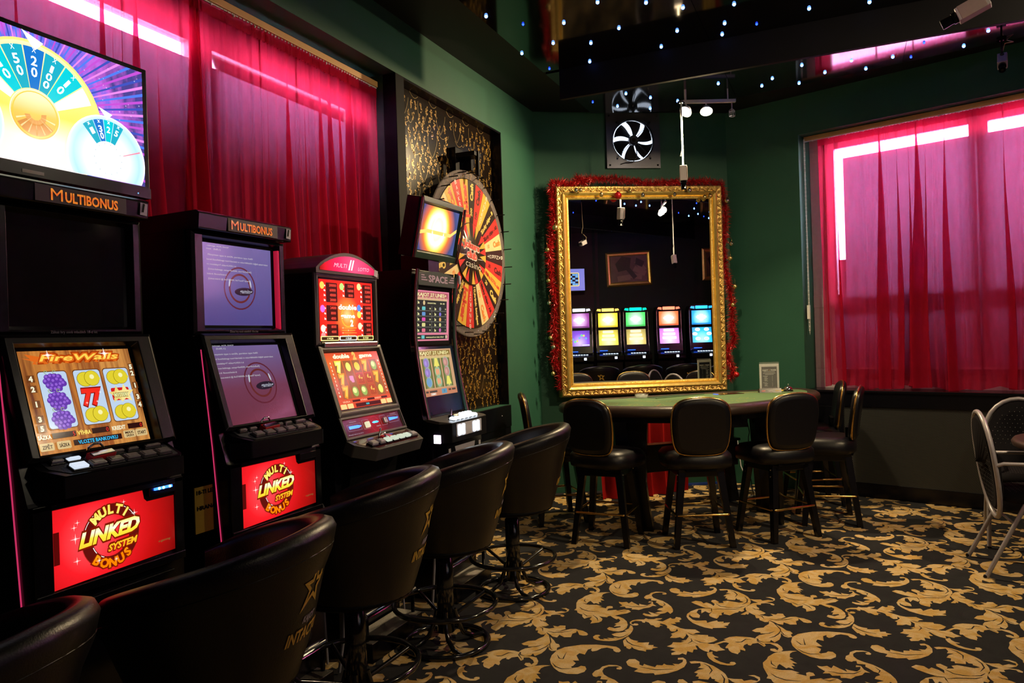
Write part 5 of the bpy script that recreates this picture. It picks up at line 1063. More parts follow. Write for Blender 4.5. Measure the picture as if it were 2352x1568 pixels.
L.new(tc.outputs['Object'], mp.inputs[0]); L.new(mp.outputs[0], no.inputs['Vector']); cr = N.new('ShaderNodeValToRGB'); cr.color_ramp.elements[0].position = .62; cr.color_ramp.elements[1].position = .9; cr.color_ramp.elements[1].color = (.02,.02,.02,1)
L.new(no.outputs['Fac'], cr.inputs[0]); df = N.new('ShaderNodeBsdfDiffuse'); df.inputs[0].default_value = (.3,.3,.3,1); ms = N.new('ShaderNodeMixShader'); L.new(cr.outputs[0], ms.inputs[0]); L.new(b.outputs[0], ms.inputs[1]); L.new(df.outputs[0], ms.inputs[2]); L.new(ms.outputs[0], N['Material Output'].inputs[0])
g = G(); e = FWd-.006; g.add([(-MW+e,-.001,Z0+e),(MW-e,-.001,Z0+e),(MW-e,-.001,Z1-e),(-MW+e,-.001,Z1-e)], [(0,1,2,3)], m); g.build('mirror_glass', t)
g = G(); g.box((-MW+.02,.005,Z0+.02),(MW-.02,.05,Z1-.02), M['blackmat']); g.build('backing', t)
# tinsel garland
tm1, tm2 = mat('red_foil', (.62,.015,.02), .25, .3, var=.4, scale=80), mat('deep_red_foil', (.32,.006,.01), .3, .3, var=.4)
g = G(MT); rn = random.Random(5)
path = []
def seg(a, b, n, sag, o):
    for i in range(n): q = i/n; path.append((a[0]+(b[0]-a[0])*q+o[0]*math.sin(PI*q*3)*sag+rn.uniform(-.008,.008), a[1]+(b[1]-a[1])*q+o[1]*math.sin(PI*q*3)*sag+rn.uniform(-.008,.008)))
seg((-MW-.0,Z0+.08),(-MW-.05,Z0+.6),60,.02,(1,0)); seg((-MW-.05,Z0+.6),(-MW-.03,Z1+.02),140,.022,(1,0)); seg((-MW-.03,Z1+.02),(-.50,Z1+.035),40,.012,(0,1)); seg((-.50,Z1+.03),(-.58,Z1+.085),12,.0,(0,1)); seg((-.52,Z1+.06),(MW,Z1+.015),150,.014,(0,1)); seg((MW,Z1+.015),(MW+.055,Z0+.55),150,.022,(1,0)); seg((MW+.055,Z0+.55),(MW+.02,Z0+.10),60,.03,(1,0)); seg((MW+.02,Z0+.30),(MW-.09,Z0+.14),22,.0,(1,0))
for (x, z) in path:
    for k in range(18):
        d = V((rn.gauss(0,1), rn.gauss(0,1)*.7, rn.gauss(0,1))).normalized(); r_ = rn.uniform(.036,.066); c = V((x+rn.uniform(-.006,.006),-.0+rn.uniform(-.01,.006),z+rn.uniform(-.006,.006)))
        s_ = d.cross(V((rn.gauss(0,1),rn.gauss(0,1),rn.gauss(0,1)))).normalized()*.0017; bnd = V((rn.uniform(-.006,.006),0,rn.uniform(-.008,.002)))
        g.add([c-s_, c+s_, c+d*r_*.55+s_, c+d*r_*.55-s_, c+d*r_+bnd], [(0,1,2,3),(3,2,4)], tm1 if rn.random() < .6 else tm2)
tag(g.build('tinsel_garland'), 'red tinsel garland draped round the top and sides of the gilt mirror', 'garland')
# baubles
bg = mat('gold_bauble', (.72,.55,.22), .25, .9); bs = mat('silver_bauble', (.62,.58,.50), .15, .95); br = mat('red_bauble', (.6,.015,.02), .22, .55, coat=.4)
bl_ = [(.331,2.698,.020,'s'),(.370,2.698,.018,'g'),(.558,2.660,.021,'g'),(.708,2.650,.033,'r'),(.817,2.690,.019,'g'),(.936,2.652,.019,'s'),(1.230,2.656,.017,'s'),(1.369,2.690,.021,'s'),(1.510,2.629,.020,'g'),(1.560,2.640,.021,'g'),(1.723,2.596,.024,'s'),(.133,2.371,.026,'g'),(.057,2.177,.019,'g'),(.057,1.906,.018,'g'),(.058,1.711,.018,'s'),(.060,1.405,.018,'g'),(.084,1.324,.019,'s'),(.073,1.091,.019,'g'),(1.752,2.205,.019,'s'),(1.735,2.075,.021,'g'),(1.772,1.818,.020,'g'),(1.746,1.653,.019,'g'),(1.759,1.021,.026,'r')]
where = ['leftmost along the top of the gilt mirror','second from left along the top of the gilt mirror, touching the silver one','on the top edge, next left of the big red bauble','','just right of the big red bauble on the top edge','right of the middle on the top edge, under the tinsel','right of the middle of the top edge, next left of the camera','just right of the hanging camera on the top edge','near the top right corner, left of a twin','near the top right corner, right of its twin','outside the top right corner','highest on the left side of the mirror, over the frame','second from top in the left tinsel','third from top in the left tinsel','halfway down the left tinsel','below the middle of the left tinsel','second from bottom of the left tinsel','lowest in the left tinsel','highest in the right tinsel','second from top in the right tinsel','third from top in the right tinsel','fourth from top in the right tinsel','']
for (u, z, r_, k), w_ in zip(bl_, where):
    col = {'g':'gold','s':'silver','r':'red'}[k]; mm = {'g':bg,'s':bs,'r':br}[k]
    lab = '%s bauble %s' % (col, w_) if k != 'r' else ('large red bauble hanging in front of the mirror top' if z > 2 else 'red bauble low in the right tinsel of the gilt mirror')
    b_ = thing('bauble', lab, 'bauble', BP(u,.205,z), TH, 'baubles on the mirror')
    g = G(); g.sphere((0,0,0), r_, mm, 18, 12); g.build('ball', b_)
    g = G(); g.cyl((0,0,r_*.92),(0,0,r_*1.2), r_*.28, M['brass'], 8); g.build('cap', b_)
    g = G(); g.tube([(0,0,r_*1.15),(.001,.002,r_*1.15+.025),(0,.01,r_*1.15+.05)], .0009, M['brass'], 4); g.build('hook', b_)
# ------------------------------------------------------------ wall fan
FT = BP(.918,.0,3.185)
t = thing('extractor_fan', 'square black extractor fan with daylight behind its blades, high above the mirror', 'fan', FT, TH)
pl = mat('blue_grey_fan_plate', (.06,.062,.085), .32, .5); g = G(); n = 32; sq = .252; ri = .196
vs = [(ri*math.cos(2*PI*i/n), -.03, ri*math.sin(2*PI*i/n)) for i in range(n)]+[(max(-sq,min(sq,sq*1.42*math.cos(2*PI*i/n))), -.03, max(-sq,min(sq,sq*1.42*math.sin(2*PI*i/n)))) for i in range(n)]+[(max(-sq,min(sq,sq*1.42*math.cos(2*PI*i/n))), 0, max(-sq,min(sq,sq*1.42*math.sin(2*PI*i/n)))) for i in range(n)]
g.add(vs, [(i,(i+1)%n,n+(i+1)%n,n+i) for i in range(n)]+[(n+i,n+(i+1)%n,2*n+(i+1)%n,2*n+i) for i in range(n)], pl)
for a in (-1,1):
    for b_ in (-1,1): g.cyl((a*.225,-.036,b_*.225),(a*.225,-.03,b_*.225), .008, M['chrome'], 8); g.cyl((a*.155,-.037,b_*.165),(a*.155,-.03,b_*.165), .008, M['chrome'], 8)
g.build('mounting_plate', t)
g = G(); g.lathe([(.196,.03),(.19,.026),(.188,.0),(.192,-.0)], M['blackmat'], 40, (0,0,0), Rx(PI/2)); g.build('duct_ring', t)
g = G(); g.lathe([(1e-5,.002),(.19,.002)], em((.72,.82,1), 2.2, False), 40, (0,0,0), Rx(PI/2)); g.build('daylight_glow_disc', t)['label'] = 'glowing disc in place of daylight in the duct'  # emissive disc stands in for the daylight behind the blades
for k in range(6):
    a0 = k*PI/3+.25; g = G()
    def bf(u, v, a0=a0): r_ = .04+.142*v; a = a0+(-.40+.80*u)*(.85+.25*v)+.22*v*v; return (r_*math.cos(a), -.014-.014*(u-.5)*2, r_*math.sin(a))
    g.grid(6, 8, bf, M['blackmat']); g.build('fan_blade', t, solid=.002)
g = G(); g.cyl((0,-.045,0),(0,-.005,0), .045, M['grey'], 24); g.cyl((0,-.05,0),(0,-.045,0), .016, M['brass'], 14)
for a in range(4): g.cyl((.036*math.cos(a*PI/2+.8),-.05,.036*math.sin(a*PI/2+.8)),(.036*math.cos(a*PI/2+.8),-.04,.036*math.sin(a*PI/2+.8)), .007, M['grey'], 8)
g.build('motor_hub', t)
g = G()
for k in range(16): r_ = .055+k*.0094; g.tube([(r_*math.cos(2*PI*i/40), -.052-.002*(k < 12)*1, r_*math.sin(2*PI*i/40)) for i in range(40)], .0009, M['black'], 4, closed=True)
for a in (.78,.84,2.3,2.36,3.9,3.96,5.45,5.51): g.tube([(.04*math.cos(a),-.053,.04*math.sin(a)),(.20*math.cos(a),-.053,.20*math.sin(a)),(.225*math.cos(a),-.034,.225*math.sin(a))], .0016, M['black'], 5)
g.build('wire_guard', t)
g = G(); g.tube([(.0,-.055,-.03),(.02,-.06,-.10),(.02,-.06,-.16),(-.02,-.055,-.205),(-.08,-.045,-.205),(-.13,-.04,-.22)], .004, M['black'], 6); g.build('cable', t)
g = G(MT); g.tube([(-.18+.045*math.cos(a),.118,2.845+.05*math.sin(a)) for a in [2.6+k*.35 for k in range(10)]], .003, M['black'], 6); tag(g.build('cable_loop'), 'thin black cable loop on the green wall under the extractor fan', 'cable')
# ------------------------------------------------------------ lamps
warm = (1.0,.74,.40)
def spot_fixture(label, loc, rz, lamps, cage=True, bar=.40):
    t = thing('spotlight_bar', label, 'spotlight', loc, rz, 'ceiling spotlight bars'); iz = Matrix.Rotation(-rz,3,'Z')
    g = G(); g.box((-.02,-.012,.055),(bar,.012,.080), M['white']); g.cyl((.0,0,.08),(.0,0,ZP-loc[2]), .009, M['white'], 10); g.cyl((bar-.06,0,.08),(bar-.06,0,ZP-loc[2]), .005, M['white'], 8); g.build('bar', t, bevel=.002)
    for x, aim, power, cone in lamps:
        a = (iz @ V(aim)).normalized(); R = a.to_track_quat('Z','Y').to_matrix(); c = V((x,0,-.01))
        g = G(); g.lathe([(1e-5,-.045),(.022,-.045),(.034,-.03),(.050,.0),(.050,.004),(.047,.004),(.044,.0),(.02,-.025)], M['white'], 20, c, R); g.cyl(c-a*.03, (x,0,.06), .006, M['white'], 8)
        h = g.build('lamp_head', t)
        g = G(); g.lathe([(1e-5,.016),(.020,.013),(.034,.006),(.043,-.003)], em((1,.85,.6), 300., False), 18, c, R); g.build('bulb', h)
        ld = bpy.data.lights.new('halogen','SPOT'); ld.energy = power; ld.color = warm; ld.shadow_soft_size = .03; ld.spot_size = cone; ld.spot_blend = .6
        lo = bpy.data.objects.new('halogen', ld); SC.collection.objects.link(lo); lo.parent = h; lo.location = c+a*.06; lo.rotation_euler = a.to_track_quat('-Z','Y').to_euler()
    if cage:
        g = G()
        for z in (-.02,-.055): g.tube([(bar-.03+.022*math.cos(k*PI/4), .022*math.sin(k*PI/4), z) for k in range(8)], .0018, M['acry'], 4, closed=True)
        for k in range(4): g.tube([(bar-.03+.022*math.cos(k*PI/2), .022*math.sin(k*PI/2), -.055),(bar-.03+.022*math.cos(k*PI/2), .022*math.sin(k*PI/2), -.01),(bar-.03,0,.01)], .0018, M['acry'], 4)
        g.cyl((bar-.03,0,.0),(bar-.03,0,.055), .005, M['white'], 8); g.build('wire_cage', t)
    return t
spot_fixture('white bar with two dazzling spotlights under the ceiling above the gilt mirror', (-1.10,5.95,3.175), .45, ((.0,(-.45,-.75,-.9),150,2.8),(.165,(.1,-.55,-1),170,2.6)))
spot_fixture('white spotlight bar over the middle of the room, seen only in the mirror', (1.74,4.03,3.2), 2.3, ((.0,(-1,.30,-.66),160,1.6),(.17,(-.65,.72,-.35),60,1.9)), False)
spot_fixture('white spotlight bar near the middle of the ceiling, outside the view', (1.2,1.3,3.2), 1.0, ((.0,(-.15,.75,-1),60,1.9),), False)
def camera_body(t, T, long_=.12):
    g = G(T); g.box((-.029,-.028,-.0),(.029,.028,long_), M['cam']); g.box((-.031,-.030,.012),(.031,-.024,long_-.01), M['camb']); g.build('housing', t, bevel=.003)
    g = G(T); g.cyl((0,0,long_),(0,0,long_+.018), .024, M['black'], 18); g.cyl((0,0,long_+.018),(0,0,long_+.062), .019, M['black'], 18, .021); g.lathe([(1e-5,long_+.052),(.016,long_+.058),(.019,long_+.062)], mat('lens_glass', (.01,.01,.02), .03, coat=1.), 16); g.build('lens', t)
M['cam'] = mat('pale_camera_casing', (.50,.47,.50), .4); M['camb'] = mat('warm_grey_camera_base', (.38,.30,.28), .45)
def cctv(label, loc, aim, rod, cable, top=ZP, roll=0.):
    t = thing('security_camera', label, 'security camera', loc, 0, 'hanging security cameras')
    T = V(aim).normalized().to_track_quat('Z','X').to_matrix().to_4x4() @ Matrix.Rotation(roll,4,'Z')
    camera_body(t, T @ Matrix.Translation((0,0,-.06)))
    h = top-loc[2]; g = G(); g.cyl((0,0,.03),(0,0,h), .0065, M[rod], 10); g.cyl((0,0,h-.012),(0,0,h-.0005), .03, M[rod], 16); g.sphere((0,0,.045), .013, M[rod], 10, 8); g.build('mounting_rod', t)
    g = G(); a = -V(aim).normalized()*.065; g.tube([a, a*1.35+V((0,0,.01)), a*1.6+V((.02,.01,.07)), V((.07,.02,.5*h+.05)), V((.03,.01,h-.01))] if h < .4 else [a, a*1.5+V((0,0,.05)), V((-.02,0,.14)), V((.0,.006,.22)), V((-.008,.0,h-.05))], .0028, M[cable], 6); g.build('cable', t)
    return t
cctv('white security camera hanging from the spotlight bar before the gilt mirror', (-1.115,5.85,2.655), (.03,-.12,-1), 'white', 'white', top=3.22)
cctv('grey security camera hanging from the ceiling above the right window', (1.03,5.99,3.19), (-.10,-.55,-.55), 'black', 'yellowcord')
t = cctv('large pale security camera with a black lens cut by the top edge, pointing left', (.525,3.62,2.72), (-.95,.18,-.36), 'black', 'yellowcord')
cctv('white security camera hanging on a long rod, seen only in the mirror', (1.50,4.42,2.45), (-.1,.2,-1), 'white', 'white')
# ------------------------------------------------------------ leather tub stools
def tub(label, x, y, back, logo=True):
    t = thing('tub_stool', label, 'bar stool', (x,y,0), math.radians(back-90), 'black tub stools at the slot machines'); le = M['leather']
    A0 = math.radians(128)
    def h(a): q = abs(a)/A0; return .925-.155*q**1.7
    def rad(a, v):    # outer radius from foot (v=0) to rim (v=1)
        return (.225+.105*v**.8)*(1-.06*(abs(a)/A0)**2)
    def pt(a, r, z): return (r*math.sin(a), r*math.cos(a), z)
    prof = [('o',0.),('o',.25),('o',.5),('o',.75),('o',.9),('r',0),('r',1),('r',2),('r',3),('r',4),('i',.85),('i',.5),('i',.2)]
    def fn(u, v):
        a = -A0+2*A0*u; k, q = prof[round(v*(len(prof)-1))]; H_ = h(a); R_o = rad(a,1); e = min(1., (1-abs(a)/A0)*7+.25)
        if k == 'o': return pt(a, rad(a,q)+(.012 if q > .85 else 0), .465+(H_-.045-.465)*q)
        if k == 'r': w = PI*(1-q/4.)-0.0; c = R_o-.018; return pt(a, c+.034*e*math.cos(PI-w), H_-.025+.030*math.sin(w))
        return pt(a, rad(a,q)-.062*e, .50+(H_-.06-.50)*q)
    g = G(); g.grid(41, len(prof), fn, le)
    for s_ in (-1,1):
        a = s_*A0; ring = [fn(0 if s_ < 0 else 1, k/(len(prof)-1)) for k in range(len(prof))]; g.add(ring, [list(range(len(prof)))[::s_]], le)
    g.build('padded_shell', t)
    g = G(); g.tube([pt(-A0+2*A0*k/30, rad(-A0+2*A0*k/30,.93)+.012, h(-A0+2*A0*k/30)-.07) for k in range(31)], .0022, le, 6); g.build('piping', t)
    g = G(); g.lathe([(1e-5,.505),(.20,.505),(.228,.53),(.232,.565),(.215,.595),(.12,.612),(1e-5,.615)], le, 32); g.build('seat_cushion', t)
    g = G(); g.lathe([(1e-5,.455),(.205,.455),(.228,.468),(.228,.48),(1e-5,.48)], M['blackmat'], 32); g.build('seat_base', t)
    g = G(); g.lathe([(1e-5,.06),(.040,.06),(.040,.40),(.034,.405),(.034,.455),(1e-5,.455)], M['blackmetal'], 20); g.lathe([(.022,.40),(.022,.46)], M['chrome'], 16); g.build('pole', t)
    g = G(); g.tube([(.235*math.cos(k*PI/20),.235*math.sin(k*PI/20),.19) for k in range(40)], .0115, M['blackmetal'], 10, closed=True)
    for k in range(4): a = PI/4+k*PI/2; g.tube([(.038*math.cos(a),.038*math.sin(a),.12),(.228*math.cos(a),.228*math.sin(a),.188)], .009, M['blackmetal'], 8)
    g.build('foot_ring', t)
    g = G(); g.tube([(.195*math.cos(k*PI/20),.195*math.sin(k*PI/20),.013) for k in range(40)], .0125, M['blackmetal'], 10, closed=True)
    for k in range(4):
        a = k*PI/2+.2; b = .36
        g.tube([(.04*math.cos(a),.04*math.sin(a),.16),(.055*math.cos(a),.055*math.sin(a),.10),(.08*math.cos(a+.1),.08*math.sin(a+.1),.045),(.13*math.cos(a+.25),.13*math.sin(a+.25),.018),(.19*math.cos(a+b),.19*math.sin(a+b),.013)], .011, M['blackmetal'], 8)
    g.build('base_ring', t)
    # printed star and lettering, wrapped on the back of the shell
    g = G(); C = Cv(g, (0,0,0), R_, (0,0,1))
    def wrap(u, z):
        q = (z-.465)/(h(0)-.045-.465); r = rad(0,max(0,q))+.0022; a = -u/r; return pt(a, r, z)
    def wp(pts, m): g.add([wrap(*p) for p in pts], [range(len(pts))], m)
    s = .060; out = []
    P5 = [(s*math.cos(PI/2+k*2*PI/5), s*math.sin(PI/2+k*2*PI/5)) for k in range(5)]; I5 = [(s*.42*math.cos(PI/2+PI/5+k*2*PI/5), s*.42*math.sin(PI/2+PI/5+k*2*PI/5)) for k in range(5)]
    c = (-.0,.752); tr = lambda p, sc=1.: (c[0]+p[0]*sc+.12*p[1]*sc, c[1]+p[1]*sc*1.1)
    O_ = [q for p in zip(P5, I5) for q in p]; O_[0] = (O_[0][0]+.012, O_[0][1]*1.35); O_[4] = (O_[4][0]-.012, O_[4][1]*1.2)
    for k in range(10):
        a, b = O_[k], O_[(k+1)%10]
        if k == 8: b = (b[0]*1.0, b[1])
        wp([tr(a), tr(b), tr(b,.52), tr(a,.52)][::-1], M['gold'])
    wp([tr((.030,.012)), tr((.075,.062)), tr((.038,-.004))], M['gold'])
    def wt(s_, u0, z0, h_, w, m, sh):
        vs, fs, x0, x1 = tmesh(s_, .03, sh); k = w/(x1-x0); g.add([wrap(u0+(x-(x0+x1)/2)*k, z0+y*h_) for x, y in vs], [f[::-1] for f in fs], m)
    wt('KAJOT', .006, .652, .019, .074, M['silverp'], .35); wt('INTACTO', .0, .602, .036, .180, M['gold'], .2)
    g.build('printed_emblem', t)['label'] = 'gold star over KAJOT INTACTO lettering'
    return t
tubs = [(-1.70,.82,14,'black leather tub stool with a gold star, nearest the camera at the bottom left corner'),
 (-1.67,1.58,14,'black leather tub stool with a gold star, second from the camera in the left row'),
 (-1.73,2.31,16,'black leather tub stool with a gold star, middle of the five in the left row'),
 (-1.725,2.99,18,'black leather tub stool with a gold star, fourth in the left row'),
 (-1.725,3.76,20,'black leather tub stool with a gold star, farthest in the left row')]
T0 = tub(tubs[0][3], *tubs[0][:3])
for k, (x, y, b_, l_) in enumerate(tubs[1:]): dup(T0, (x,y,0), math.radians(b_-90), l_).scale = (1,1,.972 if k == 0 else 1)
T0.scale = (1,1,.96)
for (x, y, l_) in ((2.05,2.35,'leftmost in the mirror before the purple machine'),(2.61,2.80,'second in the mirror before the yellow machine'),(3.17,3.26,'third in the mirror before the red machine'),(3.73,3.71,'fourth in the mirror before the blue machine')):
    o = dup(T0, (x,y,0), math.radians(128.8-90), 'black tub stool '+l_.replace(', before',' before')); o.scale = (1,1,1); o['group'] = 'tub stools seen in the mirror'
# ------------------------------------------------------------ poker table
OUT = [(-1.93,5.66),(-2.02,5.52),(-2.035,5.36),(-1.96,5.20),(-1.80,5.10),(-1.58,5.03),(-1.33,5.0),(-1.07,5.03),(-.84,5.12),(-.64,5.30),(-.47,5.56),(-.34,5.84),(-.24,6.12),(-.19,6.38),(-.20,6.62),(-.27,6.80),(-.38,6.88),(-.52,6.84)]
def smooth_(P_, n=2, closed=True):
    for _ in range(n):
        Q = []
        for i in range(len(P_)):
            a, b = P_[i], P_[(i+1)%len(P_)]; Q += [(a[0]*.75+b[0]*.25, a[1]*.75+b[1]*.25),(a[0]*.25+b[0]*.75, a[1]*.25+b[1]*.75)]
        P_ = Q
    return P_
cx_, cy_ = -1.15, 5.9
def inset(P_, d):
    out = []; n = len(P_)
    for i in range(n):
        a, b, c = V(P_[i-1]), V(P_[i]), V(P_[(i+1)%n]); e = (c-a).normalized(); out.append((b.x-e.y*d, b.y+e.x*d))
    return out
t = thing('poker_table', 'large half-moon poker table with green felt and a dark padded rim below the gilt mirror', 'table', (cx_,cy_,0))
LOC = [(p[0]-cx_, p[1]-cy_) for p in OUT]; S1 = smooth_(LOC); RIMM = mat('dark_brown_padded_rim', (.035,.022,.018), .38, scale=100, bump=.1)
g = G(); rings = [(.02,.832),(.0,.845),(-.004,.865),(.002,.888),(.02,.902),(.05,.908),(.085,.906),(.098,.898)]; n = len(S1)
vs = [];
for d, z in rings: vs += [(p[0],p[1],z) for p in inset(S1, d)]
g.add(vs, [(k*n+i, k*n+(i+1)%n, (k+1)*n+(i+1)%n, (k+1)*n+i) for k in range(len(rings)-1) for i in range(n)], RIMM, True)
g.add([(p[0],p[1],.832) for p in inset(S1,.02)], [list(range(n))[::-1]], M['blackmat']); g.build('padded_rim', t)
felt = mat('green_felt', (.105,.18,.085), .85, spec=.1, scale=200, var=.15, bump=.1); fy = mat('felt_yellow_print', (.34,.32,.07), .8); fr_ = mat('felt_red_print', (.35,.10,.06), .8)
g = G(); F_ = inset(S1, .096); g.prism(F_, 'z', .88, .900, felt); C = Cv(g, (0,0,.900), (1,0,0), (0,1,0)); C.l = 1
for k in range(7):
    a = math.radians(-128+k*22); ux, uy = math.cos(a), math.sin(a)
    px_, py_ = -.13+.62*ux-.0, -.12+.62*uy+.0*k
    for (du, dv) in ((0,0),(.0,-.11),(.075,-.05)):
        X_, Y_ = px_-du*uy+dv*-ux*-1*0+dv*ux*1.0, py_+du*ux+dv*uy
        C.ring(X_, Y_, .030, .0345, fy, 16, sy=.8)
    C.rect(px_-.05*ux-.02, py_-.05*uy-.004, px_-.05*ux+.02, py_-.05*uy+.003, fy)
C.ring(-.16, -.05, .335, .340, fy, 30, math.radians(-140), math.radians(20))
def arctxt(s_, r, a0, a1, h_, m): C.arc(s_, -.16, -.05, r, h_, m, a0, a1, inward=True, bold=.02)
arctxt('ULTIMATE TEXAS HOLDEM', .28, math.radians(-130), math.radians(-10), .028, fy)
C.text('CASINO POKER', .43, .50, .03, fr_, w=.22, rot=.7); C.poly([(-.06,-.86),(-.055,-.86),(-.08,-.55),(-.085,-.55)], fr_)
g.build('felt_top', t)
g = G(); dkf = mat('dark_green_tray_felt', (.02,.055,.03), .8); TR = Matrix.Translation((-.11,.12,.9005)) @ Matrix.Rotation(math.radians(56),4,'Z')
g.T = TR; g.box((-.26,-.045,0),(.26,.045,.0012), dkf); 
for a in ((-.265,-.052,.265,-.045),(-.265,.045,.265,.052)): g.box((a[0],a[1],0),(a[2],a[3],.006), felt)
g.build('chip_tray', t)['label'] = 'sunken dark chip tray'
g = G(Matrix.Translation((.27,.36,.9005)) @ Matrix.Rotation(.75,4,'Z')); g.box((-.11,-.055,0),(.11,.055,.004), mat('brown_glossy_inlay', (.09,.03,.02), .15, coat=.6)); g.box((-.13,-.02,0),(-.112,.03,.006), em((.1,.2,.9),1.)); g.build('card_shuffler_lid', t)
g = G(); n = len(S1); g.prism(inset(S1,.07), 'z', .79, .832, M['black']); g.build('under_board', t, bevel=.004)
for x, y, a in ((-1.38,5.22,.1),(-.63,6.03,.9),(-1.62,5.62,.72),(-.93,6.35,.72)):
    g = G(Matrix.Translation((x-cx_,y-cy_,0)) @ Matrix.Rotation(a,4,'Z')); s_ = 1
    pr = [(-.075,.79),(.075,.79),(.062,.55),(.055,.35),(.075,.15),(.10,0),(-.02,0),(-.03,.2),(-.045,.4),(-.06,.6)]
    g.prism(pr, 'y', -.028, .028, M['black']); g.build('leg', t, bevel=.004)
g = G(Matrix.Translation((-.2,-.05,0)) @ Matrix.Rotation(math.radians(42),4,'Z')); g.box((-.55,-.22,.36),(.55,-.19,.56), M['black']); g.box((-.55,-.26,.555),(.55,-.16,.575), M['black']); g.build('modesty_board', t, bevel=.003)
g = G(Matrix.Translation((.36,-.02,0)) @ Matrix.Rotation(math.radians(30),4,'Z')); g.box((-.13,-.06,.68),(.08,.06,.79), M['black']); g.sphere((-.04,-.062,.70), .003, M['chrome'], 6, 4); g.build('control_box', t, bevel=.003)
g = G(); g.tube([(-.75,6.0,.70),(-.71,6.02,.69),(-.70,6.03,.62),(-.71,6.04,.58),(-.73,6.2,.3),(-.72,6.4,.02),(-.9,6.5,.006),(-1.1,6.35,.006)], .0035, M['black'], 6); tag(g.build('power_cord'), 'thin black cord hanging from the box under the poker table', 'cable')
g = G(); g.tube([(-.90,6.85,.45),(-.87,6.80,.22),(-.80,6.72,.07),(-.72,6.62,.006),(-.85,6.45,.006),(-1.05,6.5,.006)], .0045, M['frame'], 6); tag(g.build('power_cord'), 'white cable hanging to the carpet under the poker table', 'cable')
g = G(); g.box((-1.27,6.76,.0),(-.965,6.78,.018), M['tape']); g.T = Matrix.Translation((-1.12,6.97,0)) @ Matrix.Rotation(TH,4,'Z'); g2 = G(BW); g2.box((1.20,-.012,.001),(1.74,-.002,.022), M['tape']); tag(g2.build('blue_tape'), 'strip of blue tape along the foot of the green wall under the table', 'tape')
# red drape under the table
g = G(Matrix.Translation((-1.62,6.38,0)) @ Matrix.Rotation(math.radians(40),4,'Z'))
g.grid(90, 12, lambda u, v: (-.42+.84*u+.01*math.sin(u*40), .030*math.sin(u*34+.5*math.sin(v*4))*(.5+.7*v)+.02*math.sin(u*9)-.10*max(0,v-.9)*(1+math.sin(u*11)), .80*(1-v)+.004), M['drape'])
tag(g.build('red_drape'), 'red satin drape hanging to the floor behind the poker table legs', 'drape')
# things on the table
m, N, L, b = nt('clear_sleeve_plastic'); b.inputs['Roughness'].default_value = .08; b.inputs['Alpha'].default_value = .10; M['sleeve'] = m
t = thing('menu_stand', 'white-edged KAJOT POKER price card in a clear stand on the poker table', 'sign', (-.575,6.42,.9005), math.radians(20))
g = G(); g.box((-.078,-.002,.01),(.078,.002,.235), M['frame'])
wg = mat('off_white_print', (.6,.6,.62), .5); gg = mat('gold_small_print', (.55,.38,.12), .5); nv = mat('navy_print', (.012,.012,.03), .4)
for C in (Cv(g, (0,-.0022,0), R_, (0,0,1)), Cv(g, (0,.0022,0), (-1,0,0), (0,0,1))):
    C.l = 1; C.rect(-.062,.02,.062,.212, nv); C.up();
    C.text('KAJOT', -.031, .178, .011, wg, w=.046, bold=.05); C.text('POKER', .035, .178, .011, wg, w=.046, bold=.05); C.star(.001,.183,.006,gg)
    for k, (w_, z_) in enumerate(((.09,.168),(.10,.156),(.07,.146))): C.rect(-w_/2, z_, w_/2, z_+.003, wg)
    for k in range(13):
        if k == 7: continue
        z_ = .134-k*.0068; C.rect(-.04 if k not in (0,8) else -.052, z_, -.012-(k%3)*.004, z_+.0022, wg); C.rect(.022, z_, .026, z_+.0022, wg)
    for z_ in (.040,.034): C.rect(-.055, z_, .055, z_+.001, wg)
    C.rect(-.03,.024,.03,.027,gg); C.ring(-.052,.03,.006,.0075,gg,8,1.5,4.5); C.ring(.052,.03,.006,.0075,gg,8,-1.5,1.5)
g.build('price_card', t)
g = G(); g.box((-.079,-.0065,.008),(.079,-.0055,.250), M['sleeve']); g.build('clear_sleeve', t)
g = G(); g.prism([(-.030,0),(.030,0),(.012,.034),(-.018,.034)], 'x', -.088, .088, M['black']); C = Cv(g, (0,-.0245,.017), R_, V((0,.012,.034))); C.l = 1; C.text('KAJOT', -.055, -.006, .008, M['wred'], w=.03, bold=.05); C.text('e-gaming', 0, -.005, .007, wg, w=.04, bold=.02); C.text('CASINO', .055, -.006, .008, gg, w=.032, bold=.05); g.build('foot', t)
t = thing('service_bell', 'chrome service bell on the poker table right of the price card', 'bell', (-.44,6.55,.9005))
g = G(); g.lathe([(1e-5,0),(.040,0),(.040,.006),(.034,.010),(1e-5,.010)], M['black'], 24); g.build('base', t)
g = G(); g.lathe([(.036,.014),(.035,.022),(.028,.034),(.016,.042),(1e-5,.045)], M['chrome'], 28); g.build('dome', t); g = G(); g.cyl((0,0,.044),(0,0,.056), .003, M['chrome'], 8); g.sphere((0,0,.057), .0045, M['chrome'], 8, 6); g.build('plunger', t)
g = G(); g.cyl((-.53,6.53,.907),(-.48,6.56,.907), .006, mat('yellow_lighter', (.7,.5,.08), .3), 8); tag(g.build('lighter'), 'small yellow lighter on the poker table beside the chrome bell', 'lighter')
m, N, L, b = nt('cut_glass'); b.inputs['Roughness'].default_value = .05; b.inputs['Base Color'].default_value = (.75,.8,.78,1); b.inputs['Alpha'].default_value = .35; b.inputs['Coat Weight'].default_value = 1.; M['cutglass'] = m
g = G(Matrix.Translation((-1.50,5.84,.9005)) @ Matrix.Rotation(math.radians(24),4,'Z')); g.lathe([(1e-5,.006),(.045,.006),(.048,.030),(.054,.030),(.056,.0),(1e-5,.0)], M['cutglass'], 8); g.lathe([(.0535,.028),(.055,.031),(.049,.032)], M['chrome'], 8)
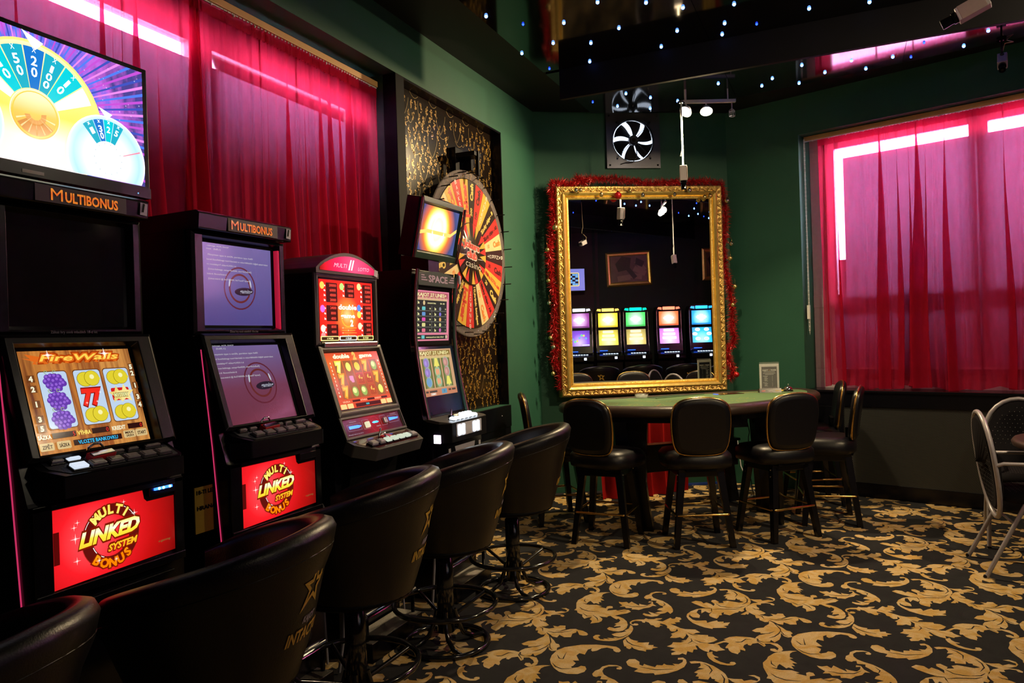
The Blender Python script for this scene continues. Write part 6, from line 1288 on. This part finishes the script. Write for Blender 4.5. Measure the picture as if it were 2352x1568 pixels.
tag(g.build('ashtray'), 'small cut glass ashtray on the green felt below the mirror', 'ashtray')
# ------------------------------------------------------------ casino stools round the table
def cstool(label, x, y, back, legs):
    t = thing('casino_stool', label, 'bar stool', (x,y,0), math.radians(back-90), 'black casino stools at the poker table'); le = M['leather']
    rl = math.radians(legs-(back-90))
    q = smooth_([(-.225,-.22),(.225,-.22),(.24,.0),(.20,.21),(-.20,.21),(-.24,.0)], 2); n = len(q)
    g = G(); vs = []; rg = [(.03,.512),(.006,.522),(0,.55),(.004,.595),(.03,.622),(.08,.632)]
    for d, z in rg: vs += [(p[0],p[1],z) for p in inset(q, d)]
    g.add(vs, [(k*n+i,k*n+(i+1)%n,(k+1)*n+(i+1)%n,(k+1)*n+i) for k in range(len(rg)-1) for i in range(n)], le, True); g.add(vs[-n:], [range(n)], le, True); g.add(vs[:n], [list(range(n))[::-1]], le); g.build('seat', t)
    pr = smooth_([(-.168,.0),(-.11,-.035),(.11,-.035),(.168,.0),(.188,.13),(.188,.24),(.165,.305),(.08,.34),(-.08,.34),(-.165,.305),(-.188,.24),(-.188,.13)], 2); n = len(pr)
    def BK(p, d): return (p[0], .195+d+.05*(p[1]/.34)-.35*p[0]*p[0]*1.0, .645+p[1])
    g = G(); i2 = inset(pr,.012); i3 = inset(pr,.035)
    rings = [[BK(p,-.030) for p in i3],[BK(p,-.028) for p in i2],[BK(p,-.016) for p in pr],[BK(p,.016) for p in pr],[BK(p,.026) for p in i2],[BK(p,.030) for p in i3]]
    vs = [p for r_ in rings for p in r_]; g.add(vs, [(k*n+i,k*n+(i+1)%n,(k+1)*n+(i+1)%n,(k+1)*n+i) for k in range(5) for i in range(n)], le, True)
    g.add(rings[0], [list(range(n))[::-1]], le, True); g.add(rings[-1], [range(n)], le, True); fixn(g.build('backrest', t))
    g = G(); g.tube([BK(p,0) for p in inset(pr,-.0015)], .0085, M['brass'], 6, closed=True); g.build('brass_edge', t)
    g = G(); g.box((-.10,.10,.50),(.10,.19,.53), M['blackmat']); g.box((-.08,.14,.50),(.08,.168,.70), M['blackmat']); g.build('back_bracket', t, bevel=.004)
    Lr = Matrix.Rotation(rl,4,'Z'); g = G(Lr); g.box((-.15,-.15,.46),(.15,.15,.525), M['black']); g.build('swivel_box', t, bevel=.004)
    for a in (-1,1):
        for b_ in (-1,1):
            g = G(Lr); w = .024
            v0 = [(a*.125+i*w,b_*.125+j*w,.50) for i, j in ((-1,-1),(1,-1),(1,1),(-1,1))]; v1 = [(a*.185+i*.018,b_*.185+j*.018,0) for i, j in ((-1,-1),(1,-1),(1,1),(-1,1))]
            g.add(v1+v0, [(0,3,2,1),(4,5,6,7),(0,1,5,4),(1,2,6,5),(2,3,7,6),(3,0,4,7)], M['black'])
            for z in (.43,.475): g.sphere((a*(.137+.017),b_*.13,z), .006, M['chrome'], 6, 4)
            g.build('leg', t, bevel=.003)
    g = G(Lr); h_ = .178; z = .215
    P_ = [(-h_,-h_,z),(h_,-h_,z),(h_,h_,z),(-h_,h_,z)]; pts = []
    for i in range(4):
        a, b, c = V(P_[i-1]), V(P_[i]), V(P_[(i+1)%4]); pts += [b+(a-b).normalized()*.022, b+(a-b).normalized()*.006+(c-b).normalized()*.006, b+(c-b).normalized()*.022]
    g.tube(pts, .008, M['brass'], 8, closed=True); g.build('foot_rail', t)['label'] = 'brass foot rail'
    return t
S0 = cstool('black casino stool with its back edge-on, left of the poker table by the left wall', -2.08, 5.36, 205, 40)
def cs(label, x, y, back, legs):
    o = dup(S0, (x,y,0), math.radians(back-90), label)
    d = math.radians((legs-back)-(40-205))
    for c in list(bpy.data.objects):
        if c.parent == o and c.name.split('.')[0] in ('leg','swivel_box','foot_rail'): c.rotation_euler = (0,0,d)
    return o
cs('black casino stool with its back to the camera, leftmost of three before the poker table', -1.53, 4.93, -106, 0)
cs('black casino stool with its back to the camera, middle of three before the poker table', -.945, 5.07, -68, 24.5)
cs('black casino stool with its back to the camera, rightmost of three, by the price card', -.46, 5.41, -52, 45)
cs('black casino stool seen from the side, nearer of two at the right table end', -.15, 5.90, -4, 10)
cs('black casino stool seen from the side, farther of two, against the radiator cover', -.27, 6.50, 6, 20)
# ------------------------------------------------------------ banquet chairs and the round table
def dots():
    m, N, L, b = nt('black_fabric_with_white_specks'); b.inputs['Roughness'].default_value = .85
    tc = N.new('ShaderNodeTexCoord'); mp = N.new('ShaderNodeMapping'); mp.inputs['Rotation'].default_value = (0,.785,0); mp.inputs['Scale'].default_value = (34,34,34); vo = N.new('ShaderNodeTexVoronoi'); vo.inputs['Randomness'].default_value = .0
    L.new(tc.outputs['UV'], mp.inputs[0]); 
    return m
g0 = mat('black_fabric', (.012,.011,.014), .9, spec=.1, scale=300, bump=.2); wd = mat('white_speck', (.55,.55,.52), .6)
def bchair(label, x, y, back):
    t = thing('banquet_chair', label, 'chair', (x,y,0), math.radians(back-90), 'silver-framed banquet chairs round the brown table')
    def lean(s, z): return .20+.10*(z-.30)/.6
    loop = []
    for k in range(28):
        a = 2*PI*k/28; cz = math.sin(a); x_ = .205*math.cos(a)*(1 if cz > -.2 else 1.0); z = .60+(.30 if cz > 0 else .30)*(abs(cz)**.8)*(1 if cz > 0 else -1)
        loop.append((x_*(1-.12*max(0,-cz)), .215+.13*(z-.45), z))
    g = G(); g.tube(loop, .0135, M['alu'], 8, closed=True); g.build('hoop_frame', t)
    g = G(); n = len(loop); cx, cz = 0, .60
    def sc(p, f, d): return (p[0]*f, p[1]+d, .61+(p[2]-.60)*f)
    for f0, d0, f1, d1 in ((.90,.0,.90,-.020),(.90,-.02,.7,-.03),(.7,-.03,.0,-.032),(.90,.0,.86,.014),(.86,.014,.0,.016)):
        g.add([sc(p,f0,d0) for p in loop]+[sc(p,f1,d1) for p in loop], [(i,(i+1)%n,n+(i+1)%n,n+i) for i in range(n)], g0, True)
    for i in range(-7,8):
        for j in range(-10,11):
            X_ = i*.028+(j%2)*.014; Z_ = j*.026
            if (X_/.165)**2+(Z_/.24)**2 < 1:
                for s_, d in ((1,.0175),(-1,-.033)):
                    yy = .215+.13*(.61+Z_-.45)+d; r_ = .0019
                    g.add([(X_-r_,yy,.61+Z_),(X_,yy+.0005*s_,.61+Z_-r_),(X_+r_,yy,.61+Z_),(X_,yy+.0005*s_,.61+Z_+r_)], [(0,1,2,3)[::s_]], wd)
    g.build('back_pad', t)
    q = smooth_([(-.21,-.22),(.21,-.22),(.20,.20),(-.20,.20)], 2); g = G(); n = len(q); vs = []
    for d, z in ((.02,.405),(0,.42),(0,.445),(.02,.465),(.06,.472)): vs += [(p[0],p[1],z) for p in inset(q,d)]
    g.add(vs, [(k*n+i,k*n+(i+1)%n,(k+1)*n+(i+1)%n,(k+1)*n+i) for k in range(4) for i in range(n)], g0, True); g.add(vs[-n:], [range(n)], g0); g.add(vs[:n], [list(range(n))[::-1]], g0)
    for i in range(-6,7):
        for j in range(-6,7):
            X_, Y_ = i*.028+(j%2)*.014, j*.026
            if abs(X_) < .16: r_ = .0019; g.add([(X_-r_,Y_,.4735),(X_,Y_-r_,.4735),(X_+r_,Y_,.4735),(X_,Y_+r_,.4735)], [(0,1,2,3)], wd)
    g.build('seat', t)
    for a in (-1,1):
        g = G(); g.tube([(a*.20,-.17,.42),(a*.21,-.21,.0)], .0125, M['alu'], 8); g.sphere((a*.21,-.21,.008), .014, M['black'], 8, 4); g.build('leg', t)
        g = G(); g.tube([(a*.198,.10,.41),(a*.21,.30,.0)], .0125, M['alu'], 8); g.sphere((a*.21,.30,.008), .014, M['black'], 8, 4); g.build('leg', t)
        g = G(); g.tube([(a*.205,.24,.62),(a*.215,.20,.635),(a*.215,-.05,.635),(a*.215,-.12,.60),(a*.205,-.16,.43)], .0105, M['alu'], 8); g.build('arm', t)
    g = G(); g.tube([(-.20,.15,.30),(.20,.15,.30)], .008, M['alu'], 6); g.tube([(-.2,-.18,.40),(.2,-.18,.40)], .01, M['alu'], 6); g.build('stretcher', t)
    return t
B0_ = bchair('silver-framed black speckled chair cut by the right edge, nearest, seen from its side', .96, 5.02, 184)
for x, y, b_, l_ in ((1.02,5.62,84,'silver-framed black speckled chair facing the camera behind the brown table, at the right edge'),(1.95,4.95,-5,'silver-framed black speckled chair on the far side of the brown table, seen in the mirror'),(1.5,4.30,-100,'silver-framed black speckled chair on the near side of the brown table, seen in the mirror')):
    dup(B0_, (x,y,0), math.radians(b_-90), l_)
t = thing('round_table', 'round brown-topped table at the right edge among the silver-framed chairs', 'table', (1.36,4.98,0))
g = G(); g.lathe([(1e-5,.70),(.48,.70),(.505,.712),(.51,.73),(.50,.745),(.48,.75),(1e-5,.75)], M['brown'], 56); g.build('table_top', t)
g = G(); g.lathe([(.03,.02),(.03,.68),(.12,.695),(.12,.70)], M['black'], 24); g.build('column', t)
g = G(); g.lathe([(1e-5,0),(.26,0),(.26,.012),(.06,.035),(1e-5,.035)], M['black'], 40); g.build('foot_plate', t)
# ------------------------------------------------------------ foot platforms and cables by the machines
dp = mat('knurled_steel_plate', (.40,.38,.34), .3, .8, scale=260, bump=.7, var=.35)
for k, (yc, who) in enumerate(((1.508,'first machine from the camera'),(2.205,'second machine from the camera'),(2.89,'grey-fronted third machine'),(3.665,'slim fourth machine'))):
    t = thing('foot_platform', 'low knurled steel foot platform at the base of the '+who, 'foot rest', (-2.005,yc,0), PI/2, 'steel foot platforms under the machines')
    g = G(); g.box((-.21,-.085,0),(.21,-.002 if k < 2 else .055,.085), M['black']); g.build('box', t, bevel=.003)
    g = G(); g.box((-.205,-.083,.085),(.205,-.004 if k < 2 else .053,.089), dp); g.build('tread_plate', t)
    g = G(); g.cyl((-.20,-.045,.20),(.20,-.045,.20), .016, M['chrome'], 14)
    for a in (-.19,.19): g.cyl((a,-.045,.085),(a,-.045,.20), .009, M['black'], 8)
    g.build('chrome_bar', t)
for nm, pts, m_, lab in (('c',[(-2.0,2.47,.74),(-1.98,2.50,.66),(-1.975,2.56,.60),(-1.97,2.58,.52),(-1.97,2.575,.40),(-1.98,2.56,.15),(-2.0,2.55,.01)],'cord','pale cable curving down between the second and third slot machines'),
    ('c',[(-2.02,3.16,.76),(-1.99,3.22,.74),(-1.98,3.32,.68),(-1.98,3.35,.6),(-1.98,3.34,.3),(-2.0,3.33,.01)],'cord','pale cable curving down between the third and fourth slot machines'),
    ('c',[(-2.30,4.02,.80),(-2.26,4.08,.80),(-2.24,4.15,.72),(-2.25,4.17,.6),(-2.3,4.17,.3),(-2.35,4.15,.01)],'yellowcord','yellowed cable curving down at the right side of the fourth slot machine')):
    g = G(); g.tube(pts, .007, M[m_], 8); tag(g.build('power_cord'), lab, 'cable')
for k, yy in enumerate((2.49,2.60,3.22,3.30)):
    g = G(); g.tube([(-2.30,yy,.6),(-2.12,yy,.45),(-2.10,yy,.01)], .006, M['cord'], 6); tag(g.build('power_cord'), 'pale straight cable dropping to the carpet in the gap beside the grey-fronted machine, %s' % ('nearest','second','third','farthest')[k], 'cable')
t = thing('warning_notice', 'dark yellow age notice on the side between the first two slot machines', 'sign', (-2.07,1.93,.86), PI/2)
g = G(); g.box((-.05,-.002,-.10),(.05,.002,.06), mat('dim_yellow_card', (.35,.23,.02), .6)); C = Cv(g, (0,-.0025,0), R_, (0,0,1)); C.up(); [C.text(s_, 0, z_, .014, M['blackmat'], w=.085, bold=.05) for s_, z_ in (('18-TI LET',.035),('HRANA',-.02))]; g.build('card', t)
# ------------------------------------------------------------ far machines, picture and screen seen in the mirror
def slot_far(label, x, y, face, c1, c2, ct, style):
    t = thing('slot_machine', label, 'slot machine', (x,y,0), math.radians(face+90), 'slot machines seen in the mirror'); rn = random.Random(int(x*99))
    t.scale = (.86,1,1)
    g = G(); g.prism([(.0,.05),(-.0,.95),(.05,1.05),(.12,1.45),(.12,1.84),(.40,1.84),(.40,.05)], 'x', -.27, .27, M['black']); g.box((-.24,.02,0),(.24,.36,.05), M['blackmat']); g.build('cabinet', t, bevel=.004)
    for s_ in (-1,1): g = G(); g.tube([(s_*.262,-.0,.98),(s_*.264,.045,1.10),(s_*.262,.10,1.40),(s_*.258,.105,1.84)], .008, M['chrome'], 8); g.build('side_rail', t)
    g = G(); C = Cv(g, (0,.117,0), R_, (0,0,1)); C.l = 2; m1 = ramp_em('screen_glow', 'X', [(0,(1,1,1)),(.3,[min(1,q*1.2+.3) for q in c1]),(.7,c1),(1,[q*.6 for q in c1])], 2.2, radial=((0,.11,1.70),.26)); C.rect(-.205, 1.575, .205, 1.83, m1); C.up()
    C.poly([(.13*math.cos(a)*(1 if k%2 else .7), 1.71+.05*math.sin(a)*(1 if k%2 else .7)) for k, a in enumerate([2*PI*i/24 for i in range(24)])], em((1,1,1),1.8)); C.rect(-.2,1.58,.2,1.60, em([q*.7 for q in c1],1.5)); g.build('upper_screen', t)
    U = V((0,.055,.36)).normalized(); g = G(); C = Cv(g, (0,.075,1.225), R_, U); C.l = 4; m2 = ramp_em('screen_glow', 'X', [(0,[min(1,q+.35) for q in c2]),(.6,c2),(1,[q*.55 for q in c2])], 2.0, radial=((0,.09,1.30),.28)); C.rect(-.205, .02, .205, .30, m2); C.up()
    if style == 'ovals':
        for i, (a, b_) in enumerate(((-.1,.26),(.09,.26),(-.15,.18),(.15,.18),(-.09,.09),(.09,.09))): C.l = 5; C.ell(a,b_,.055,.032, em((1,.85,.8),1.6)); C.up(); C.ell(a,b_,.045,.023, em((.75,.85,1),1.3))
    elif style == 'cards':
        for i in range(7): C.ell(-.13+.045*i, .16+.06*math.sin(i), .022,.02, em(((.2,.5,1),(.9,.8,.2),(.2,.9,.4))[i%3],1.2)); 
        C.rect(-.2,.03,-.05,.05,em((.9,.85,.9),1.2))
    else:
        for i in range(3): C.rect(-.15+.02*i, .10+.07*i, .15-.015*i, .15+.07*i, em((1,.95,.7) if style == 'logo' else (1,.85,1),1.7 if style != 'logo' else 1.2), .02)
    g.build('lower_screen', t)
    g = G(); g.prism([(-.27,1.84),(.27,1.84),(.25,1.915),(.15,1.94),(-.15,1.94),(-.25,1.915)], 'y', .09, .36, M['black']); g.build('header', t, bevel=.004)
    g = G(); C = Cv(g, (0,.0885,0), R_, (0,0,1)); C.l = 1; C.rect(-.13,1.86,.13,1.915, em(ct,3.), .01)
    for s_ in (-1,1): C.poly([(s_*.15,1.86),(s_*.24,1.875),(s_*.22,1.91),(s_*.15,1.905)][::s_], em([q*.8 for q in ct],2.5))
    g.build('header_light', t)
    g = G(); g.prism([(.06,1.12),(-.10,1.06),(-.10,.98),(.0,.93)], 'x', -.285, .285, M['black']); g.build('button_deck', t, bevel=.004)
    D = Matrix.Translation((0,-.10,1.062)) @ Matrix.Rotation(.33,4,'X')
    for k in range(6): button(t, None, D, -.15+k*.055, .06, .04, .025, None, em((.6,.75,1),2.))
    g = G(); g.box((-.14,-.104,1.0),(-.09,-.099,1.04), em((.7,.8,1),5.)); g.box((.04,-.0,1.145),(.2,.03,1.155), em((.02,.1,1),4.)); g.build('deck_light', t)
    return t
FA = 128.8
MC = [(2.37,1.58,'purple screens seen in the mirror',(.25,.05,.25),(.20,.07,.55),(.8,.75,1),'cards'),(3.00,1.70,'yellow screens seen in the mirror',(.95,.65,.04),(.75,.6,.08),(1,.6,.1),'logo'),(3.40,2.01,'green header and upper screen seen in the mirror',(.08,.6,.12),(.55,.42,.12),(.0,.75,.4),'logo'),(3.87,2.39,'red header and violet lower screen seen in the mirror',(.95,.16,.05),(.75,.25,.95),(1,.2,.1),'rays'),(4.34,2.76,'bright blue screens seen in the mirror',(.02,.32,.95),(.03,.45,.85),(.02,.35,1),'ovals')]
for x, y, l_, a, b_, c, s_ in MC: slot_far('black slot machine with '+l_, x, y, FA if x > 2.5 else FA+8, a, b_, c, s_)
slot_far('black slot machine with red screens at the mirror edge, left of the purple one', 2.0, 1.13, FA+12, (.9,.2,.1), (.9,.5,.3), (.9,.1,.4), 'logo')
W1 = Matrix.Translation((3.21,1.2,0)) @ Matrix.Rotation(math.atan2(1.88,2.34),4,'Z')     # local x along the rear wall, +y into the room
def picture(label, u, z0, z1, w, tilt):
    t = thing('framed_picture', label, 'picture', W1 @ V((u,.03,(z0+z1)/2)), math.atan2(1.88,2.34)+PI)
    Tt = Matrix.Rotation(tilt,4,'Y'); h = (z1-z0)/2; g = G(Tt)
    sweep(g, [(0,.03),(0,0),(.03,-.025),(.06,-.02),(.075,-.005)], -w/2, w/2, -h, h, gm); g.build('frame', t)
    g = G(Tt); g.box((-w/2+.07,-.004,-h+.07),(w/2-.07,.01,h-.07), mat('sepia_print', (.16,.085,.075), .3, var=.6, scale=6)); C = Cv(g, (0,-.0045,0), R_, (0,0,1)); C.l = 1; q = mat('pale_sepia_print', (.30,.18,.15), .35); k_ = mat('dark_sepia_print', (.03,.015,.02), .35)
    for a, b_, r_ in ((-.2,-.05,.5),(-.12,-.14,.2),(-.22,.05,.9),(.1,-.17,-.1)): C.poly([(a*w*1.2+c_*.12*math.cos(r_)-d_*.05*math.sin(r_), b_+c_*.12*math.sin(r_)+d_*.05*math.cos(r_)) for c_, d_ in ((-1,-1),(1,-1),(1,1),(-1,1))], q)
    C.up(); C.poly([(-.05,.2),(.12,.24),(.25,.1),(.2,-.05),(.05,-.02),(-.08,-.2),(-.15,-.15),(-.02,.02)], k_); C.poly([(-.3,.12),(-.15,.2),(-.12,.08),(-.25,.02)], k_); g.build('print', t)
picture('gilt-framed sepia picture of banknotes and cards, hanging on the far wall seen in the mirror', .62, 2.34, 2.98, .84, .03)
picture('edge of a second gilt-framed picture at the right side of the mirror view', 2.35, 2.40, 3.0, .7, 0)
W2 = Matrix.Translation((3.21,1.2,0)) @ Matrix.Rotation(math.atan2(4.0,3.01),4,'Z')
t = thing('television', 'wall television with a blue block game, seen at the left side of the mirror', 'television', (2.62,1.05,2.47), math.radians(FA+90-4))
g = G(); g.box((-.34,0,-.22),(.34,.05,.22), M['black']); g.build('housing', t, bevel=.005)
g = G(); C = Cv(g, (0,-.001,0), R_, (0,0,1)); C.rect(-.32,-.2,.32,.2, ramp_em('dusky_game_backdrop','Z',[(2.2,(.3,.3,.9)),(2.3,(.2,.03,.15)),(2.6,(.03,.02,.04))],.9)); C.up(); C.rect(-.22,-.12,.26,.13, em((1,.75,.3),1.4), .02); C.up(); C.rect(-.205,-.105,.245,.115, em((.03,.02,.05),.6)); C.up()
for i in range(8):
    for j in range(6):
        if (i*7+j*3)%5 in (0,1,2): C.rect(-.20+i*.055,-.10+j*.035,-.149+i*.055,-.069+j*.035, em((.2,.5,1),1.1))
C.rect(-.06,.13,.08,.17, em((1,.95,.8),1.2), .01); g.build('screen', t)
g = G(); g.box((-.03,.05,-.05),(.03,.17,.05), M['black']); g.build('wall_arm', t)
